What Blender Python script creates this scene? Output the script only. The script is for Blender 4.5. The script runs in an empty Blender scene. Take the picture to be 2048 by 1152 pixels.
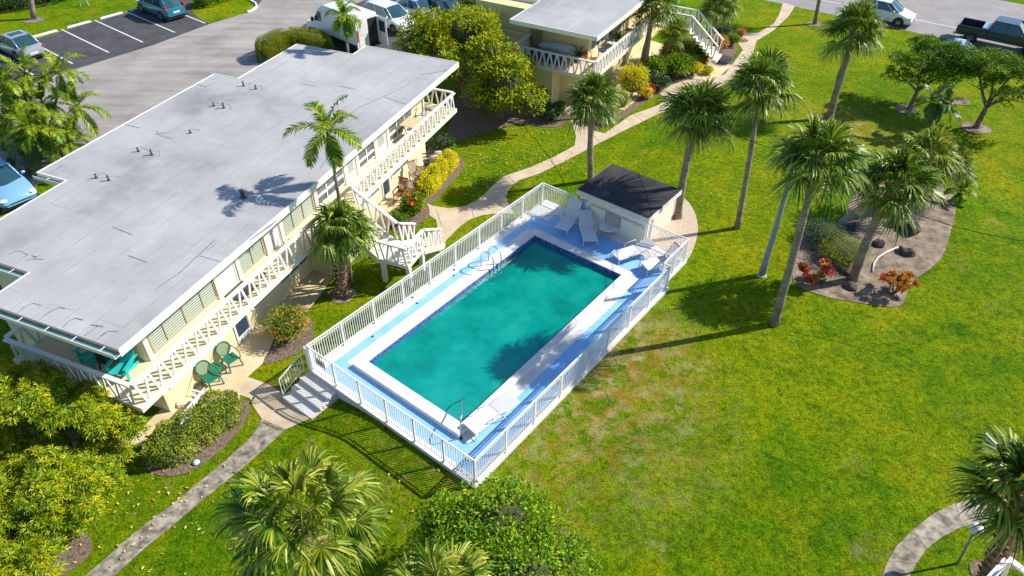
import bpy, math, random
import numpy as np
C = bpy.context.scene.collection
SC = bpy.context.scene
rng = np.random.default_rng(7)
random.seed(7)

# ------------------------------------------------------------------ camera, sky, sun, exposure
FPX, PITCH, ROLL = 1411.07, 0.697518, 0.0129994     # focal length in pixels of the 2048 px wide picture
CAM_H = 19.15
YP, YB = 0.910195, 1.194007                         # headings of the pool and of the long apartment block
SUN_AZ, SUN_EL = math.radians(16.0), math.radians(38.5)
cp, sp = math.cos(PITCH), math.sin(PITCH); cr, sr = math.cos(ROLL), math.sin(ROLL)
MM = np.array([[cr, -sr, 0], [sr, cr, 0], [0, 0, 1]]) @ np.array([[1, 0, 0], [0, -sp, -cp], [0, cp, -sp]])
cam = bpy.data.cameras.new('camera'); cam_o = bpy.data.objects.new('camera', cam); C.objects.link(cam_o)
cam.sensor_width = 36; cam.lens = 36 * FPX / 2048; cam.clip_end = 2000; cam.clip_start = 0.1
from mathutils import Matrix, Vector
R3 = Matrix([list(MM[0]), list(-MM[1]), list(-MM[2])]).transposed()
cam_o.matrix_world = Matrix.Translation((0, 0, CAM_H)) @ R3.to_4x4()
SC.camera = cam_o
w = bpy.data.worlds.new('World'); SC.world = w; w.use_nodes = True
nt = w.node_tree; nt.nodes.clear()
sky = nt.nodes.new('ShaderNodeTexSky'); sky.sky_type = 'NISHITA'; sky.sun_disc = False
sky.sun_elevation = SUN_EL; sky.sun_rotation = math.pi / 2 - SUN_AZ
sky.air_density = 1.0; sky.dust_density = 0.3; sky.ozone_density = 4.0
bg = nt.nodes.new('ShaderNodeBackground'); bg.inputs[1].default_value = 0.12
wo = nt.nodes.new('ShaderNodeOutputWorld')
nt.links.new(sky.outputs[0], bg.inputs[0]); nt.links.new(bg.outputs[0], wo.inputs[0])
sl = bpy.data.lights.new('sun', 'SUN'); sl.energy = 5.0; sl.angle = math.radians(0.55); sl.color = (1, 0.93, 0.80)
so = bpy.data.objects.new('sun', sl); C.objects.link(so)
sd = Vector((math.cos(SUN_AZ) * math.cos(SUN_EL), math.sin(SUN_AZ) * math.cos(SUN_EL), math.sin(SUN_EL)))
so.location = sd * 60; so.rotation_euler = sd.to_track_quat('Z', 'Y').to_euler()
SC.view_settings.view_transform = 'Standard'; SC.view_settings.look = 'None'
SC.view_settings.exposure = 0.42; SC.view_settings.gamma = 1
SC.cycles.max_bounces = 6; SC.cycles.transparent_max_bounces = 12
SC.cycles.diffuse_bounces = 3; SC.cycles.caustics_refractive = False; SC.cycles.caustics_reflective = False
SC.cycles.sample_clamp_indirect = 6

# ------------------------------------------------------------------ geometry helpers
def ray(x, y): return MM.T @ np.array([(x - 1024) / FPX, (y - 576) / FPX, 1.0])
def smooth(a, b, x):
    t = np.clip((x - a) / (b - a), 0, 1); return t * t * (3 - 2 * t)
PO = np.array([-5.13, 17.80]); PU = np.array([math.sin(YP), -math.cos(YP)]); PV = np.array([math.cos(YP), math.sin(YP)])
def ground_z(x, y):
    u = (x - PO[0]) * PU[0] + (y - PO[1]) * PU[1]
    v = (x - PO[0]) * PV[0] + (y - PO[1]) * PV[1]
    return 0.50 * smooth(-1.3, 2.2, u) * (1 - smooth(22, 32, v)) * smooth(-6.0, -2.4, v)
def at(x, y, z=None):
    """the world point a given height (or on the terrain) that the photograph's pixel x, y looks at"""
    d = ray(x, y)
    if z is not None:
        return np.array([0, 0, CAM_H]) + d * ((z - CAM_H) / d[2])
    z = 0.0
    for _ in range(8):
        p = np.array([0, 0, CAM_H]) + d * ((z - CAM_H) / d[2]); z = float(ground_z(p[0], p[1]))
    return p
def above(b, x, y):
    """point on the line of sight x, y nearest to the vertical through b"""
    d = ray(x, y); t = (b[0] * d[0] + b[1] * d[1]) / (d[0] ** 2 + d[1] ** 2)
    return np.array([d[0] * t, d[1] * t, CAM_H + d[2] * t])

class Frame:
    def __init__(s, ox=0, oy=0, rz=0, oz=0): s.o = np.array([ox, oy, oz], float); s.rz = rz; s.c, s.s = math.cos(rz), math.sin(rz)
    def w(s, v):
        v = np.asarray(v, float).reshape(-1, 3)
        return np.stack([v[:, 0] * s.c - v[:, 1] * s.s, v[:, 0] * s.s + v[:, 1] * s.c, v[:, 2]], 1) + s.o
    def l(s, v):
        v = np.asarray(v, float).reshape(-1, 3) - s.o
        return np.stack([v[:, 0] * s.c + v[:, 1] * s.s, -v[:, 0] * s.s + v[:, 1] * s.c, v[:, 2]], 1)
    def px(s, x, y, z=None): return s.l(at(x, y, z))[0]
WORLD = Frame()
FP = Frame(PO[0], PO[1], YP - math.pi / 2)        # pool frame: x across (to the right-front), y along (away)
FB = Frame(0, 0, YB - math.pi / 2)                # block frame: x outwards from its front wall, y along it

def thing(name, label, cat, loc=(0, 0, 0), rz=0, group=None):
    o = bpy.data.objects.new(name, None); C.objects.link(o)
    o.location = tuple(float(v) for v in loc); o.rotation_euler = (0, 0, rz)
    o.empty_display_size = 0.3
    o['label'] = label; o['category'] = cat
    if group: o['group'] = group
    o['_f'] = [float(loc[0]), float(loc[1]), float(loc[2]), float(rz)]
    return o
def tag(o, label, cat, group=None):
    o['label'] = label; o['category'] = cat
    if group: o['group'] = group
    return o
def dup(root, loc, rz, label=None, group=None):
    r = root.copy(); C.objects.link(r); r.location = tuple(float(v) for v in loc); r.rotation_euler = (0, 0, rz)
    if label: r['label'] = label
    if group: r['group'] = group
    for ch in list(root.children):
        c = ch.copy(); C.objects.link(c); c.parent = r
        for g in list(ch.children):
            d = g.copy(); C.objects.link(d); d.parent = c
    return r
def fr(o):
    f = o['_f']; return Frame(f[0], f[1], f[3], f[2])

def norm(v):
    v = np.asarray(v, float); n = np.linalg.norm(v, axis=-1, keepdims=True); return v / np.maximum(n, 1e-9)
class MB:
    def __init__(s, frame=None): s.V = []; s.F = []; s.Mi = []; s.n = 0; s.frame = frame; s.mi = 0; s.tr = None
    def raw(s, v, f):
        v = np.asarray(v, float).reshape(-1, 3)
        s.V.append(v)
        for q in f: s.F.append(tuple(int(i) + s.n for i in q)); s.Mi.append(s.mi)
        s.n += len(v); return s
    def quads(s, q):
        q = np.asarray(q, float); k = q.shape[1]; n = len(q)
        s.V.append(q.reshape(-1, 3)); idx = (np.arange(n * k) + s.n).reshape(n, k)
        s.F.extend(map(tuple, idx.tolist())); s.Mi.extend([s.mi] * n); s.n += n * k; return s
    def box(s, x0, x1, y0, y1, z0, z1, taper=1.0):
        cx, cy = (x0 + x1) / 2, (y0 + y1) / 2
        v = []
        for z, k in ((z0, 1.0), (z1, taper)):
            for x, y in ((x0, y0), (x1, y0), (x1, y1), (x0, y1)): v.append((cx + (x - cx) * k, cy + (y - cy) * k, z))
        return s.raw(v, [(3, 2, 1, 0), (4, 5, 6, 7), (0, 1, 5, 4), (1, 2, 6, 5), (2, 3, 7, 6), (3, 0, 4, 7)])
    def bar(s, a, b, wd, th, up=(0, 0, 1)):
        a, b = np.array(a, float), np.array(b, float); d = norm(b - a); up = np.array(up, float)
        if abs(d @ up) > .98: up = np.array((1., 0, 0)) if abs(d[0]) < .9 else np.array((0., 1, 0))
        x = norm(np.cross(d, up)); y = np.cross(x, d); v = []
        for p in (a, b):
            for i, j in ((-1, -1), (1, -1), (1, 1), (-1, 1)): v.append(p + x * i * wd / 2 + y * j * th / 2)
        return s.raw(v, [(3, 2, 1, 0), (4, 5, 6, 7), (0, 1, 5, 4), (1, 2, 6, 5), (2, 3, 7, 6), (3, 0, 4, 7)])
    def tube(s, pts, r, n=8, cap=True):
        pts = np.asarray(pts, float); m = len(pts)
        r = np.full(m, r, float) if np.isscalar(r) else np.asarray(r, float)
        t = norm(np.gradient(pts, axis=0)); ref = np.array([0, 0, 1.])
        if abs(t[0] @ ref) > .9: ref = np.array([1., 0, 0])
        u = norm(np.cross(t[0], ref)); V = []
        for i in range(m):
            u = norm(u - t[i] * (u @ t[i])); w_ = np.cross(t[i], u)
            a = np.arange(n) * 2 * math.pi / n
            V.append(pts[i] + r[i] * (np.cos(a)[:, None] * u + np.sin(a)[:, None] * w_))
        f = []
        for i in range(m - 1):
            for j in range(n):
                k = (j + 1) % n; f.append((i * n + j, i * n + k, (i + 1) * n + k, (i + 1) * n + j))
        if cap: f.append(tuple(range(n - 1, -1, -1))); f.append(tuple((m - 1) * n + j for j in range(n)))
        return s.raw(np.concatenate(V), f)
    def lathe(s, prof, c=(0, 0, 0), n=24):
        m = len(prof); a = np.arange(n) * 2 * math.pi / n
        V = [np.stack([c[0] + r * np.cos(a), c[1] + r * np.sin(a), np.full(n, c[2] + z)], 1) for r, z in prof]
        f = []
        for i in range(m - 1):
            for j in range(n):
                k = (j + 1) % n; f.append((i * n + j, i * n + k, (i + 1) * n + k, (i + 1) * n + j))
        f.append(tuple(range(n - 1, -1, -1))); f.append(tuple((m - 1) * n + j for j in range(n)))
        return s.raw(np.concatenate(V), f)
    def prism(s, poly, z0, z1):
        P = np.asarray(poly, float)[:, :2]; n = len(P)
        ar = 0.5 * sum(P[i][0] * P[(i + 1) % n][1] - P[(i + 1) % n][0] * P[i][1] for i in range(n))
        if ar < 0: P = P[::-1]
        z0 = np.full(n, z0, float) if np.isscalar(z0) else z0; z1 = np.full(n, z1, float) if np.isscalar(z1) else z1
        v = np.concatenate([np.column_stack([P, z0]), np.column_stack([P, z1])])
        f = [tuple(range(n - 1, -1, -1)), tuple(range(n, 2 * n))]
        for i in range(n):
            k = (i + 1) % n; f.append((i, k, n + k, n + i))
        return s.raw(v, f)
    def ball(s, c, r, n=12, m=8, sq=(1, 1, 1)):
        pr = [(math.sin(math.pi * i / m) * r + 1e-4, -math.cos(math.pi * i / m) * r) for i in range(m + 1)]
        k0 = len(s.V); s.lathe(pr, (0, 0, 0), n); s.V[k0] = s.V[k0] * np.array(sq) + np.array(c); return s
    def build(s, name, mats, parent=None, smooth=False, bevel=0):
        if not isinstance(mats, (list, tuple)): mats = [mats]
        V = np.concatenate(s.V) if s.V else np.zeros((0, 3))
        if s.frame is not None: V = s.frame.w(V)
        if parent is not None and s.frame is not None:
            p = parent
            while p is not None and '_f' not in p.keys(): p = p.parent
            V = fr(p).l(V)
        me = bpy.data.meshes.new(name); me.from_pydata(V.tolist(), [], s.F)
        for m in mats: me.materials.append(m)
        if len(mats) > 1: me.polygons.foreach_set('material_index', s.Mi)
        if smooth: me.polygons.foreach_set('use_smooth', [True] * len(me.polygons))
        me.update()
        o = bpy.data.objects.new(name, me); C.objects.link(o)
        if parent is not None: o.parent = parent
        if bevel:
            b = o.modifiers.new('bevel', 'BEVEL'); b.width = bevel; b.segments = 2; b.limit_method = 'ANGLE'
        return o

# ------------------------------------------------------------------ materials
def newmat(name):
    m = bpy.data.materials.new(name); m.use_nodes = True; t = m.node_tree
    return m, t, t.nodes['Principled BSDF']
def N(t, ty, **k):
    n = t.nodes.new(ty)
    for a, b in k.items(): setattr(n, a, b)
    return n
def noise(t, scale, detail=4, rough=.6, coord='Object', vec=None):
    n = N(t, 'ShaderNodeTexNoise'); n.inputs['Scale'].default_value = scale; n.inputs['Detail'].default_value = detail; n.inputs['Roughness'].default_value = rough
    if vec is None:
        tc = N(t, 'ShaderNodeTexCoord'); vec = tc.outputs[coord]
    t.links.new(vec, n.inputs['Vector']); return n
def ramp(t, fac, stops):
    r = N(t, 'ShaderNodeValToRGB'); e = r.color_ramp.elements
    while len(e) < len(stops): e.new(0.5)
    for i, (p, c) in enumerate(stops): e[i].position = p; e[i].color = (*c, 1) if len(c) == 3 else c
    t.links.new(fac, r.inputs[0]); return r
def mix(t, fac, a, b, mode='MIX'):
    n = N(t, 'ShaderNodeMix'); n.data_type = 'RGBA'; n.blend_type = mode
    for i, v in ((0, fac), (6, a), (7, b)):
        if hasattr(v, 'node'): t.links.new(v, n.inputs[i])
        elif i == 0: n.inputs[0].default_value = v
        else: n.inputs[i].default_value = (*v, 1)
    return n.outputs[2]
def bump(t, b, h, st, dist=.02):
    n = N(t, 'ShaderNodeBump'); n.inputs['Strength'].default_value = st; n.inputs['Distance'].default_value = dist
    t.links.new(h, n.inputs['Height']); t.links.new(n.outputs[0], b.inputs['Normal'])
def mat(name, col, rough=.6, col2=None, scale=3, lo=.35, hi=.65, bs=0, bst=.3, metal=0, spec=.5, detail=5, bd=.02):
    m, t, b = newmat(name)
    b.inputs['Roughness'].default_value = rough; b.inputs['Metallic'].default_value = metal
    b.inputs['Specular IOR Level'].default_value = spec
    b.inputs['Base Color'].default_value = (*col, 1)
    if col2 is not None:
        n = noise(t, scale, detail); r = ramp(t, n.outputs[0], [(lo, col), (hi, col2)]); t.links.new(r.outputs[0], b.inputs['Base Color'])
    if bs:
        n = noise(t, bs, 6); bump(t, b, n.outputs[0], bst, bd)
    return m
def leafmat(name, stops, rough=.45, trans=.25, spec=.5):
    m, t, b = newmat(name)
    g = N(t, 'ShaderNodeNewGeometry'); n = noise(t, 1.3, 2)
    mx = N(t, 'ShaderNodeMath', operation='MULTIPLY_ADD'); mx.inputs[1].default_value = .7
    t.links.new(g.outputs['Random Per Island'], mx.inputs[0])
    m2 = N(t, 'ShaderNodeMath', operation='MULTIPLY_ADD'); m2.inputs[1].default_value = .9; m2.inputs[2].default_value = -.3
    t.links.new(n.outputs[0], m2.inputs[0]); t.links.new(m2.outputs[0], mx.inputs[2])
    r = ramp(t, mx.outputs[0], stops); t.links.new(r.outputs[0], b.inputs['Base Color'])
    b.inputs['Roughness'].default_value = rough; b.inputs['Specular IOR Level'].default_value = spec
    tr = N(t, 'ShaderNodeBsdfTranslucent'); ms = N(t, 'ShaderNodeMixShader'); ms.inputs[0].default_value = trans
    hs = N(t, 'ShaderNodeHueSaturation'); hs.inputs['Value'].default_value = 1.5; hs.inputs['Hue'].default_value = .485
    t.links.new(r.outputs[0], hs.inputs['Color']); t.links.new(hs.outputs[0], tr.inputs[0])
    out = t.nodes['Material Output']
    t.links.new(b.outputs[0], ms.inputs[1]); t.links.new(tr.outputs[0], ms.inputs[2]); t.links.new(ms.outputs[0], out.inputs[0])
    return m
M = {}
def lawn_mat():
    m, t, b = newmat('lawn'); tc = N(t, 'ShaderNodeTexCoord').outputs['Object']
    big = noise(t, .13, 5, .62, vec=tc); mid = noise(t, .8, 6, .7, vec=tc); clump = noise(t, 4.5, 5, .75, vec=tc); fine = noise(t, 14, 5, .8, vec=tc); tiny = noise(t, 45, 3, .8, vec=tc)
    c1 = ramp(t, big.outputs[0], [(.36, (.050, .165, .002)), (.50, (.150, .255, .003)), (.64, (.29, .305, .005))]).outputs[0]
    c2 = ramp(t, mid.outputs[0], [(.34, (.036, .135, .002)), (.5, (.16, .255, .003)), (.66, (.31, .31, .006))]).outputs[0]
    c = mix(t, .5, c1, c2)
    for n_, k, lo, hi in ((clump, .8, .42, 1.5), (fine, .95, .30, 1.6), (tiny, .9, .35, 1.6)):
        f = ramp(t, n_.outputs[0], [(.36, (lo, lo * 1.1, lo)), (.5, (1, 1, 1)), (.66, (hi, hi * .96, hi))]).outputs[0]
        c = mix(t, k, c, f, 'MULTIPLY')
    def spot(x, y, r, lo, hi):
        mp = N(t, 'ShaderNodeMapping'); mp.inputs['Location'].default_value = (-x, -y, 0); t.links.new(tc, mp.inputs[0])
        g = N(t, 'ShaderNodeVectorMath', operation='LENGTH'); t.links.new(mp.outputs[0], g.inputs[0])
        dv = N(t, 'ShaderNodeMath', operation='DIVIDE'); dv.inputs[1].default_value = r; t.links.new(g.outputs['Value'], dv.inputs[0])
        dr = ramp(t, dv.outputs[0], [(.2, (1, 1, 1)), (1, (0, 0, 0))]).outputs[0]
        ww = noise(t, 1.9, 8, .78, vec=tc); wr = ramp(t, ww.outputs[0], [(lo, (0, 0, 0)), (hi, (1, 1, 1))]).outputs[0]
        return mix(t, 1, dr, wr, 'MULTIPLY')
    # worn tan patches: beside the near right side of the pool, and on the far lawn by the street palm
    wm = spot(2.6, 16.2, 6.0, .44, .56)
    wm = mix(t, 1, wm, spot(4.6, 19.0, 3.5, .40, .60), 'ADD')
    wm = mix(t, 1, wm, spot(19.5, 37.5, 4.5, .44, .60), 'ADD')
    wm = mix(t, 1, wm, spot(-3.0, 13.2, 3.0, .5, .66), 'ADD')
    w2 = noise(t, .5, 6, .7, vec=tc); w2r = ramp(t, w2.outputs[0], [(.60, (0, 0, 0)), (.74, (.7, .7, .7))]).outputs[0]
    wm = mix(t, 1, wm, w2r, 'ADD')
    f = ramp(t, fine.outputs[0], [(.36, (.6, .6, .55)), (.66, (1.35, 1.3, 1.25))]).outputs[0]
    dn = noise(t, 1.3, 4, .6, vec=tc); dry = mix(t, .8, ramp(t, dn.outputs[0], [(.4, (.36, .20, .035)), (.6, (.50, .42, .20))]).outputs[0], f, 'MULTIPLY')
    wk = N(t, 'ShaderNodeMath', operation='MULTIPLY'); wk.inputs[1].default_value = .72; wk.use_clamp = True; t.links.new(wm, wk.inputs[0])
    c = mix(t, wk.outputs[0], c, dry)
    t.links.new(c, b.inputs['Base Color']); b.inputs['Roughness'].default_value = .9; b.inputs['Specular IOR Level'].default_value = .05
    ad = N(t, 'ShaderNodeMath', operation='ADD'); t.links.new(fine.outputs[0], ad.inputs[0]); t.links.new(clump.outputs[0], ad.inputs[1])
    bump(t, b, ad.outputs[0], 1.0, .09)
    return m
M['lawn'] = lawn_mat()
def roof_mat():
    m, t, b = newmat('roof_membrane'); tc = N(t, 'ShaderNodeTexCoord').outputs['Object']
    big = noise(t, .22, 5, .6, vec=tc); fine = noise(t, 30, 4, .7, vec=tc); mid = noise(t, 1.5, 5, .6, vec=tc)
    c = ramp(t, big.outputs[0], [(.32, (.28, .28, .30)), (.44, (.40, .40, .415)), (.56, (.45, .445, .46)), (.68, (.50, .495, .505))]).outputs[0]
    f = ramp(t, fine.outputs[0], [(.3, (.85, .85, .85)), (.7, (1.08, 1.08, 1.08))]).outputs[0]
    c = mix(t, .8, c, f, 'MULTIPLY')
    f = ramp(t, mid.outputs[0], [(.3, (.86, .86, .87)), (.7, (1.06, 1.06, 1.05))]).outputs[0]
    c = mix(t, .8, c, f, 'MULTIPLY')
    rot = N(t, 'ShaderNodeMapping'); rot.inputs['Rotation'].default_value = (0, 0, math.pi / 2); t.links.new(tc, rot.inputs[0])
    br = N(t, 'ShaderNodeTexBrick'); br.inputs['Scale'].default_value = 1; br.inputs['Mortar Size'].default_value = .014
    br.inputs['Brick Width'].default_value = 6.3; br.inputs['Row Height'].default_value = .92; br.inputs['Mortar Smooth'].default_value = .6
    br.offset = .37; br.inputs['Color1'].default_value = (0, 0, 0, 1); br.inputs['Color2'].default_value = (0, 0, 0, 1); br.inputs['Mortar'].default_value = (1, 1, 1, 1)
    wv = noise(t, .8, 3, .5, vec=tc); wa = N(t, 'ShaderNodeVectorMath', operation='MULTIPLY_ADD'); wa.inputs[1].default_value = (.09, .09, 0); t.links.new(wv.outputs['Color'], wa.inputs[0]); t.links.new(rot.outputs[0], wa.inputs[2])
    t.links.new(wa.outputs[0], br.inputs['Vector'])
    mk = noise(t, .9, 5, .7, vec=tc); mr = ramp(t, mk.outputs[0], [(.42, (.12, .12, .12)), (.62, (.85, .85, .85))]).outputs[0]
    fac = mix(t, 1, br.outputs['Color'], mr, 'MULTIPLY')
    c = mix(t, fac, c, (.16, .16, .18))
    t.links.new(c, b.inputs['Base Color']); b.inputs['Roughness'].default_value = .75
    bump(t, b, mid.outputs[0], .25, .03)
    return m
M['roof'] = roof_mat()
M['concrete'] = mat('path_concrete', (.50, .40, .28), .85, (.64, .53, .40), 1.4, bs=14, bst=.25)
M['oldconcrete'] = mat('stained_concrete', (.12, .10, .085), .9, (.44, .39, .32), 3.2, .36, .64, bs=14, bst=.3)
M['patio'] = mat('patio_concrete', (.60, .48, .30), .8, (.74, .62, .42), 1.1, bs=12, bst=.2)
M['patiodark'] = mat('patio_stain', (.22, .17, .10), .85, (.5, .4, .25), 2)
def drive_mat():
    m, t, b = newmat('drive_asphalt'); tc = N(t, 'ShaderNodeTexCoord').outputs['Object']
    mp = N(t, 'ShaderNodeMapping'); mp.inputs['Rotation'].default_value = (0, 0, -1.15); mp.inputs['Scale'].default_value = (.12, 1.3, 1); t.links.new(tc, mp.inputs[0])
    st_ = noise(t, 1, 6, .65, vec=mp.outputs[0]); bg_ = noise(t, .35, 7, .65, vec=tc); fn = noise(t, 12, 5, .8, vec=tc); sp_ = noise(t, 2.2, 3, .5, vec=tc)
    c = ramp(t, bg_.outputs[0], [(.34, (.28, .26, .25)), (.66, (.41, .385, .37))]).outputs[0]
    c = mix(t, .8, c, ramp(t, st_.outputs[0], [(.34, (.72, .72, .74)), (.62, (1.08, 1.06, 1.04))]).outputs[0], 'MULTIPLY')
    c = mix(t, .7, c, ramp(t, fn.outputs[0], [(.34, (.72, .72, .72)), (.66, (1.2, 1.2, 1.2))]).outputs[0], 'MULTIPLY')
    c = mix(t, 1, c, ramp(t, sp_.outputs[0], [(.24, (.45, .45, .47)), (.31, (1, 1, 1))]).outputs[0], 'MULTIPLY')
    t.links.new(c, b.inputs['Base Color']); b.inputs['Roughness'].default_value = .9; bump(t, b, fn.outputs[0], .3, .02); return m
M['drive'] = drive_mat()
M['asphalt'] = mat('dark_asphalt', (.050, .048, .055), .85, (.085, .082, .09), .9, bs=30, bst=.3)
M['street'] = mat('street_asphalt', (.25, .235, .24), .9, (.33, .31, .315), .6, bs=25, bst=.3, detail=8)
M['mulch'] = mat('mulch', (.09, .06, .04), .95, (.32, .24, .18), 9, .3, .75, bs=18, bst=1, bd=.05)
M['sand'] = mat('sandy_soil', (.11, .08, .055), .95, (.40, .32, .24), 1.9, .34, .70, bs=16, bst=.7, bd=.04)
M['shell'] = mat('shell_gravel', (.42, .32, .23), .95, (.75, .64, .52), 22, .3, .7, bs=30, bst=1, bd=.04)
M['white'] = mat('white_paint', (.80, .80, .80), .45, (.74, .74, .75), 2, bs=20, bst=.05)
M['stripe'] = mat('road_paint', (.75, .75, .76), .6, (.58, .58, .6), 6)
M['yellowpaint'] = mat('yellow_paint', (.62, .36, .06), .7, (.4, .3, .15), 7)
M['deckwhite'] = mat('deck_white', (.70, .68, .66), .6, (.78, .77, .76), 1.6, bs=14, bst=.15)
M['coping'] = mat('coping', (.66, .64, .60), .6, (.78, .76, .74), 2.5, bs=14, bst=.2)
M['copeside'] = mat('coping_side', (.42, .42, .42), .8, (.55, .55, .54), 4)
M['deckblue'] = mat('deck_blue_paint', (.20, .49, .88), .55, (.32, .59, .90), 1.8, .3, .7, bs=12, bst=.15)
M['cream'] = mat('cream_stucco', (.76, .66, .40), .8, (.84, .75, .50), 1.4, bs=25, bst=.25)
M['hutwall'] = mat('hut_stucco', (.84, .79, .62), .8, (.88, .84, .70), 1.6, bs=25, bst=.2)
M['yellow'] = mat('pale_yellow_stucco', (.72, .62, .30), .8, (.78, .68, .37), 1.4, bs=25, bst=.2)
M['slab'] = mat('balcony_floor', (.70, .60, .40), .7, (.78, .69, .5), 1.5)
M['slabedge'] = mat('slab_edge', (.80, .74, .60), .6, (.84, .78, .66), 2)
M['fascia'] = mat('fascia', (.82, .80, .70), .5)
M['gutter'] = mat('gutter_lining', (.10, .22, .24), .4, (.16, .3, .32), 2)
M['glass'] = mat('window_glass', (.03, .06, .10), .06, spec=.9)
M['glassgrey'] = mat('window_glass_grey', (.10, .11, .13), .12, (.16, .17, .19), 2, spec=.8)
def blind_mat():
    m, t, b = newmat('jalousie_glass'); tc = N(t, 'ShaderNodeTexCoord').outputs['Object']
    wv = N(t, 'ShaderNodeTexWave'); wv.bands_direction = 'Z'; wv.inputs['Scale'].default_value = 3.2; wv.inputs['Distortion'].default_value = .15
    t.links.new(tc, wv.inputs[0]); r = ramp(t, wv.outputs[1], [(.1, (.16, .22, .17)), (.45, (.42, .50, .42)), (.9, (.56, .62, .55))])
    t.links.new(r.outputs[0], b.inputs['Base Color']); b.inputs['Roughness'].default_value = .3
    bump(t, b, wv.outputs[1], .4, .03)
    return m
M['blind'] = blind_mat()
M['bronze'] = mat('bronze_mullion', (.45, .40, .32), .5)
M['darkroof'] = mat('black_roofing', (.018, .020, .028), .8, (.055, .048, .052), 1.5, .3, .7, bs=10, bst=.2)
M['seam'] = mat('old_tar', (.13, .13, .15), .8, (.26, .26, .28), 6, .35, .6)
M['steel'] = mat('steel', (.62, .64, .68), .25, metal=1)
M['darkmetal'] = mat('dark_metal', (.05, .05, .05), .5)
M['navytile'] = mat('navy_tile', (.02, .05, .30), .25, (.16, .24, .60), 14, .42, .6)
def basin_mat():
    m, t, b = newmat('pool_plaster'); tc = N(t, 'ShaderNodeTexCoord').outputs['Object']
    n1 = noise(t, .8, 6, .6, vec=tc); r = ramp(t, n1.outputs[0], [(.35, (.62, .86, .74)), (.65, (.90, .96, .90))])
    t.links.new(r.outputs[0], b.inputs['Base Color']); b.inputs['Roughness'].default_value = .8
    return m
M['plaster'] = basin_mat()
def water_mat():
    m, t, b = newmat('pool_water'); t.nodes.remove(b); out = t.nodes['Material Output']
    tr = N(t, 'ShaderNodeBsdfTransparent'); tr.inputs[0].default_value = (.93, .98, .97, 1)
    df = N(t, 'ShaderNodeBsdfDiffuse'); wn = noise(t, .6, 7, .72); wc = ramp(t, wn.outputs[0], [(.36, (.0, .46, .38)), (.50, (.0, .68, .55)), (.64, (.02, .84, .68))]); t.links.new(wc.outputs[0], df.inputs[0])
    mk = N(t, 'ShaderNodeMixShader'); mk.inputs[0].default_value = .36
    t.links.new(tr.outputs[0], mk.inputs[1]); t.links.new(df.outputs[0], mk.inputs[2])
    gl = N(t, 'ShaderNodeBsdfGlossy'); gl.inputs['Roughness'].default_value = .05
    f = N(t, 'ShaderNodeFresnel'); f.inputs[0].default_value = 1.33; ms = N(t, 'ShaderNodeMixShader')
    t.links.new(f.outputs[0], ms.inputs[0]); t.links.new(mk.outputs[0], ms.inputs[1]); t.links.new(gl.outputs[0], ms.inputs[2])
    n = noise(t, 2.2, 4, .55); bp = N(t, 'ShaderNodeBump'); bp.inputs['Strength'].default_value = .35; bp.inputs['Distance'].default_value = .04
    t.links.new(n.outputs[0], bp.inputs['Height']); t.links.new(bp.outputs[0], gl.inputs['Normal']); t.links.new(bp.outputs[0], f.inputs['Normal'])
    t.links.new(ms.outputs[0], out.inputs[0])
    ab = N(t, 'ShaderNodeVolumeAbsorption'); ab.inputs['Color'].default_value = (.0, .86, .86, 1); ab.inputs['Density'].default_value = .5
    t.links.new(ab.outputs[0], out.inputs['Volume'])
    return m
M['water'] = water_mat()
def ringbark():
    m, t, b = newmat('palm_bark_grey'); tc = N(t, 'ShaderNodeTexCoord').outputs['Object']
    w_ = N(t, 'ShaderNodeTexWave'); w_.bands_direction = 'Z'; w_.inputs['Scale'].default_value = 2.6; w_.inputs['Distortion'].default_value = 2.5; w_.inputs['Detail'].default_value = 3; t.links.new(tc, w_.inputs[0])
    n1 = noise(t, 1.6, 6, .7, vec=tc); c = ramp(t, n1.outputs[0], [(.32, (.15, .115, .085)), (.5, (.27, .22, .17)), (.68, (.42, .36, .29))]).outputs[0]
    c = mix(t, .7, c, ramp(t, w_.outputs[1], [(.1, (.62, .60, .58)), (.6, (1.1, 1.1, 1.1))]).outputs[0], 'MULTIPLY')
    t.links.new(c, b.inputs['Base Color']); b.inputs['Roughness'].default_value = .9; bump(t, b, w_.outputs[1], .6, .03); return m
M['barkgrey'] = ringbark()
M['barkbrown'] = mat('palm_bark_brown', (.16, .10, .06), .9, (.36, .26, .18), 8, bs=20, bst=1, bd=.03)
M['boots'] = mat('dead_leaf_bases', (.16, .09, .045), .95, (.38, .27, .16), 12)
M['bark'] = mat('tree_bark', (.13, .08, .05), .9, (.33, .24, .18), 7, bs=18, bst=.9, bd=.03)
M['sabal'] = leafmat('sabal_leaf', [(.0, (.014, .05, .006)), (.35, (.055, .14, .010)), (.65, (.19, .29, .018)), (.88, (.44, .48, .07)), (1, (.74, .70, .32))], .42, .2, .35)
M['sabalbright'] = leafmat('sabal_leaf_bright', [(.0, (.025, .08, .004)), (.35, (.10, .20, .008)), (.7, (.33, .38, .025)), (1, (.72, .66, .16))], .42, .22, .35)
M['deadfrond'] = leafmat('dead_frond', [(.0, (.16, .09, .04)), (.6, (.36, .25, .12)), (1, (.52, .42, .24))], .8, .15, .1)
M['feather'] = leafmat('feather_leaf', [(.0, (.015, .06, .003)), (.35, (.07, .18, .005)), (.7, (.30, .40, .012)), (1, (.62, .55, .07))], .45, .25, .3)
M['featherdark'] = leafmat('feather_leaf_dark', [(.0, (.02, .07, .01)), (.5, (.07, .16, .015)), (1, (.26, .32, .07))], .4, .2)
M['schef'] = leafmat('umbrella_tree_leaf', [(.0, (.02, .08, .001)), (.33, (.11, .22, .002)), (.62, (.32, .38, .003)), (1, (.68, .58, .008))], .45, .25, .25)
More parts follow.
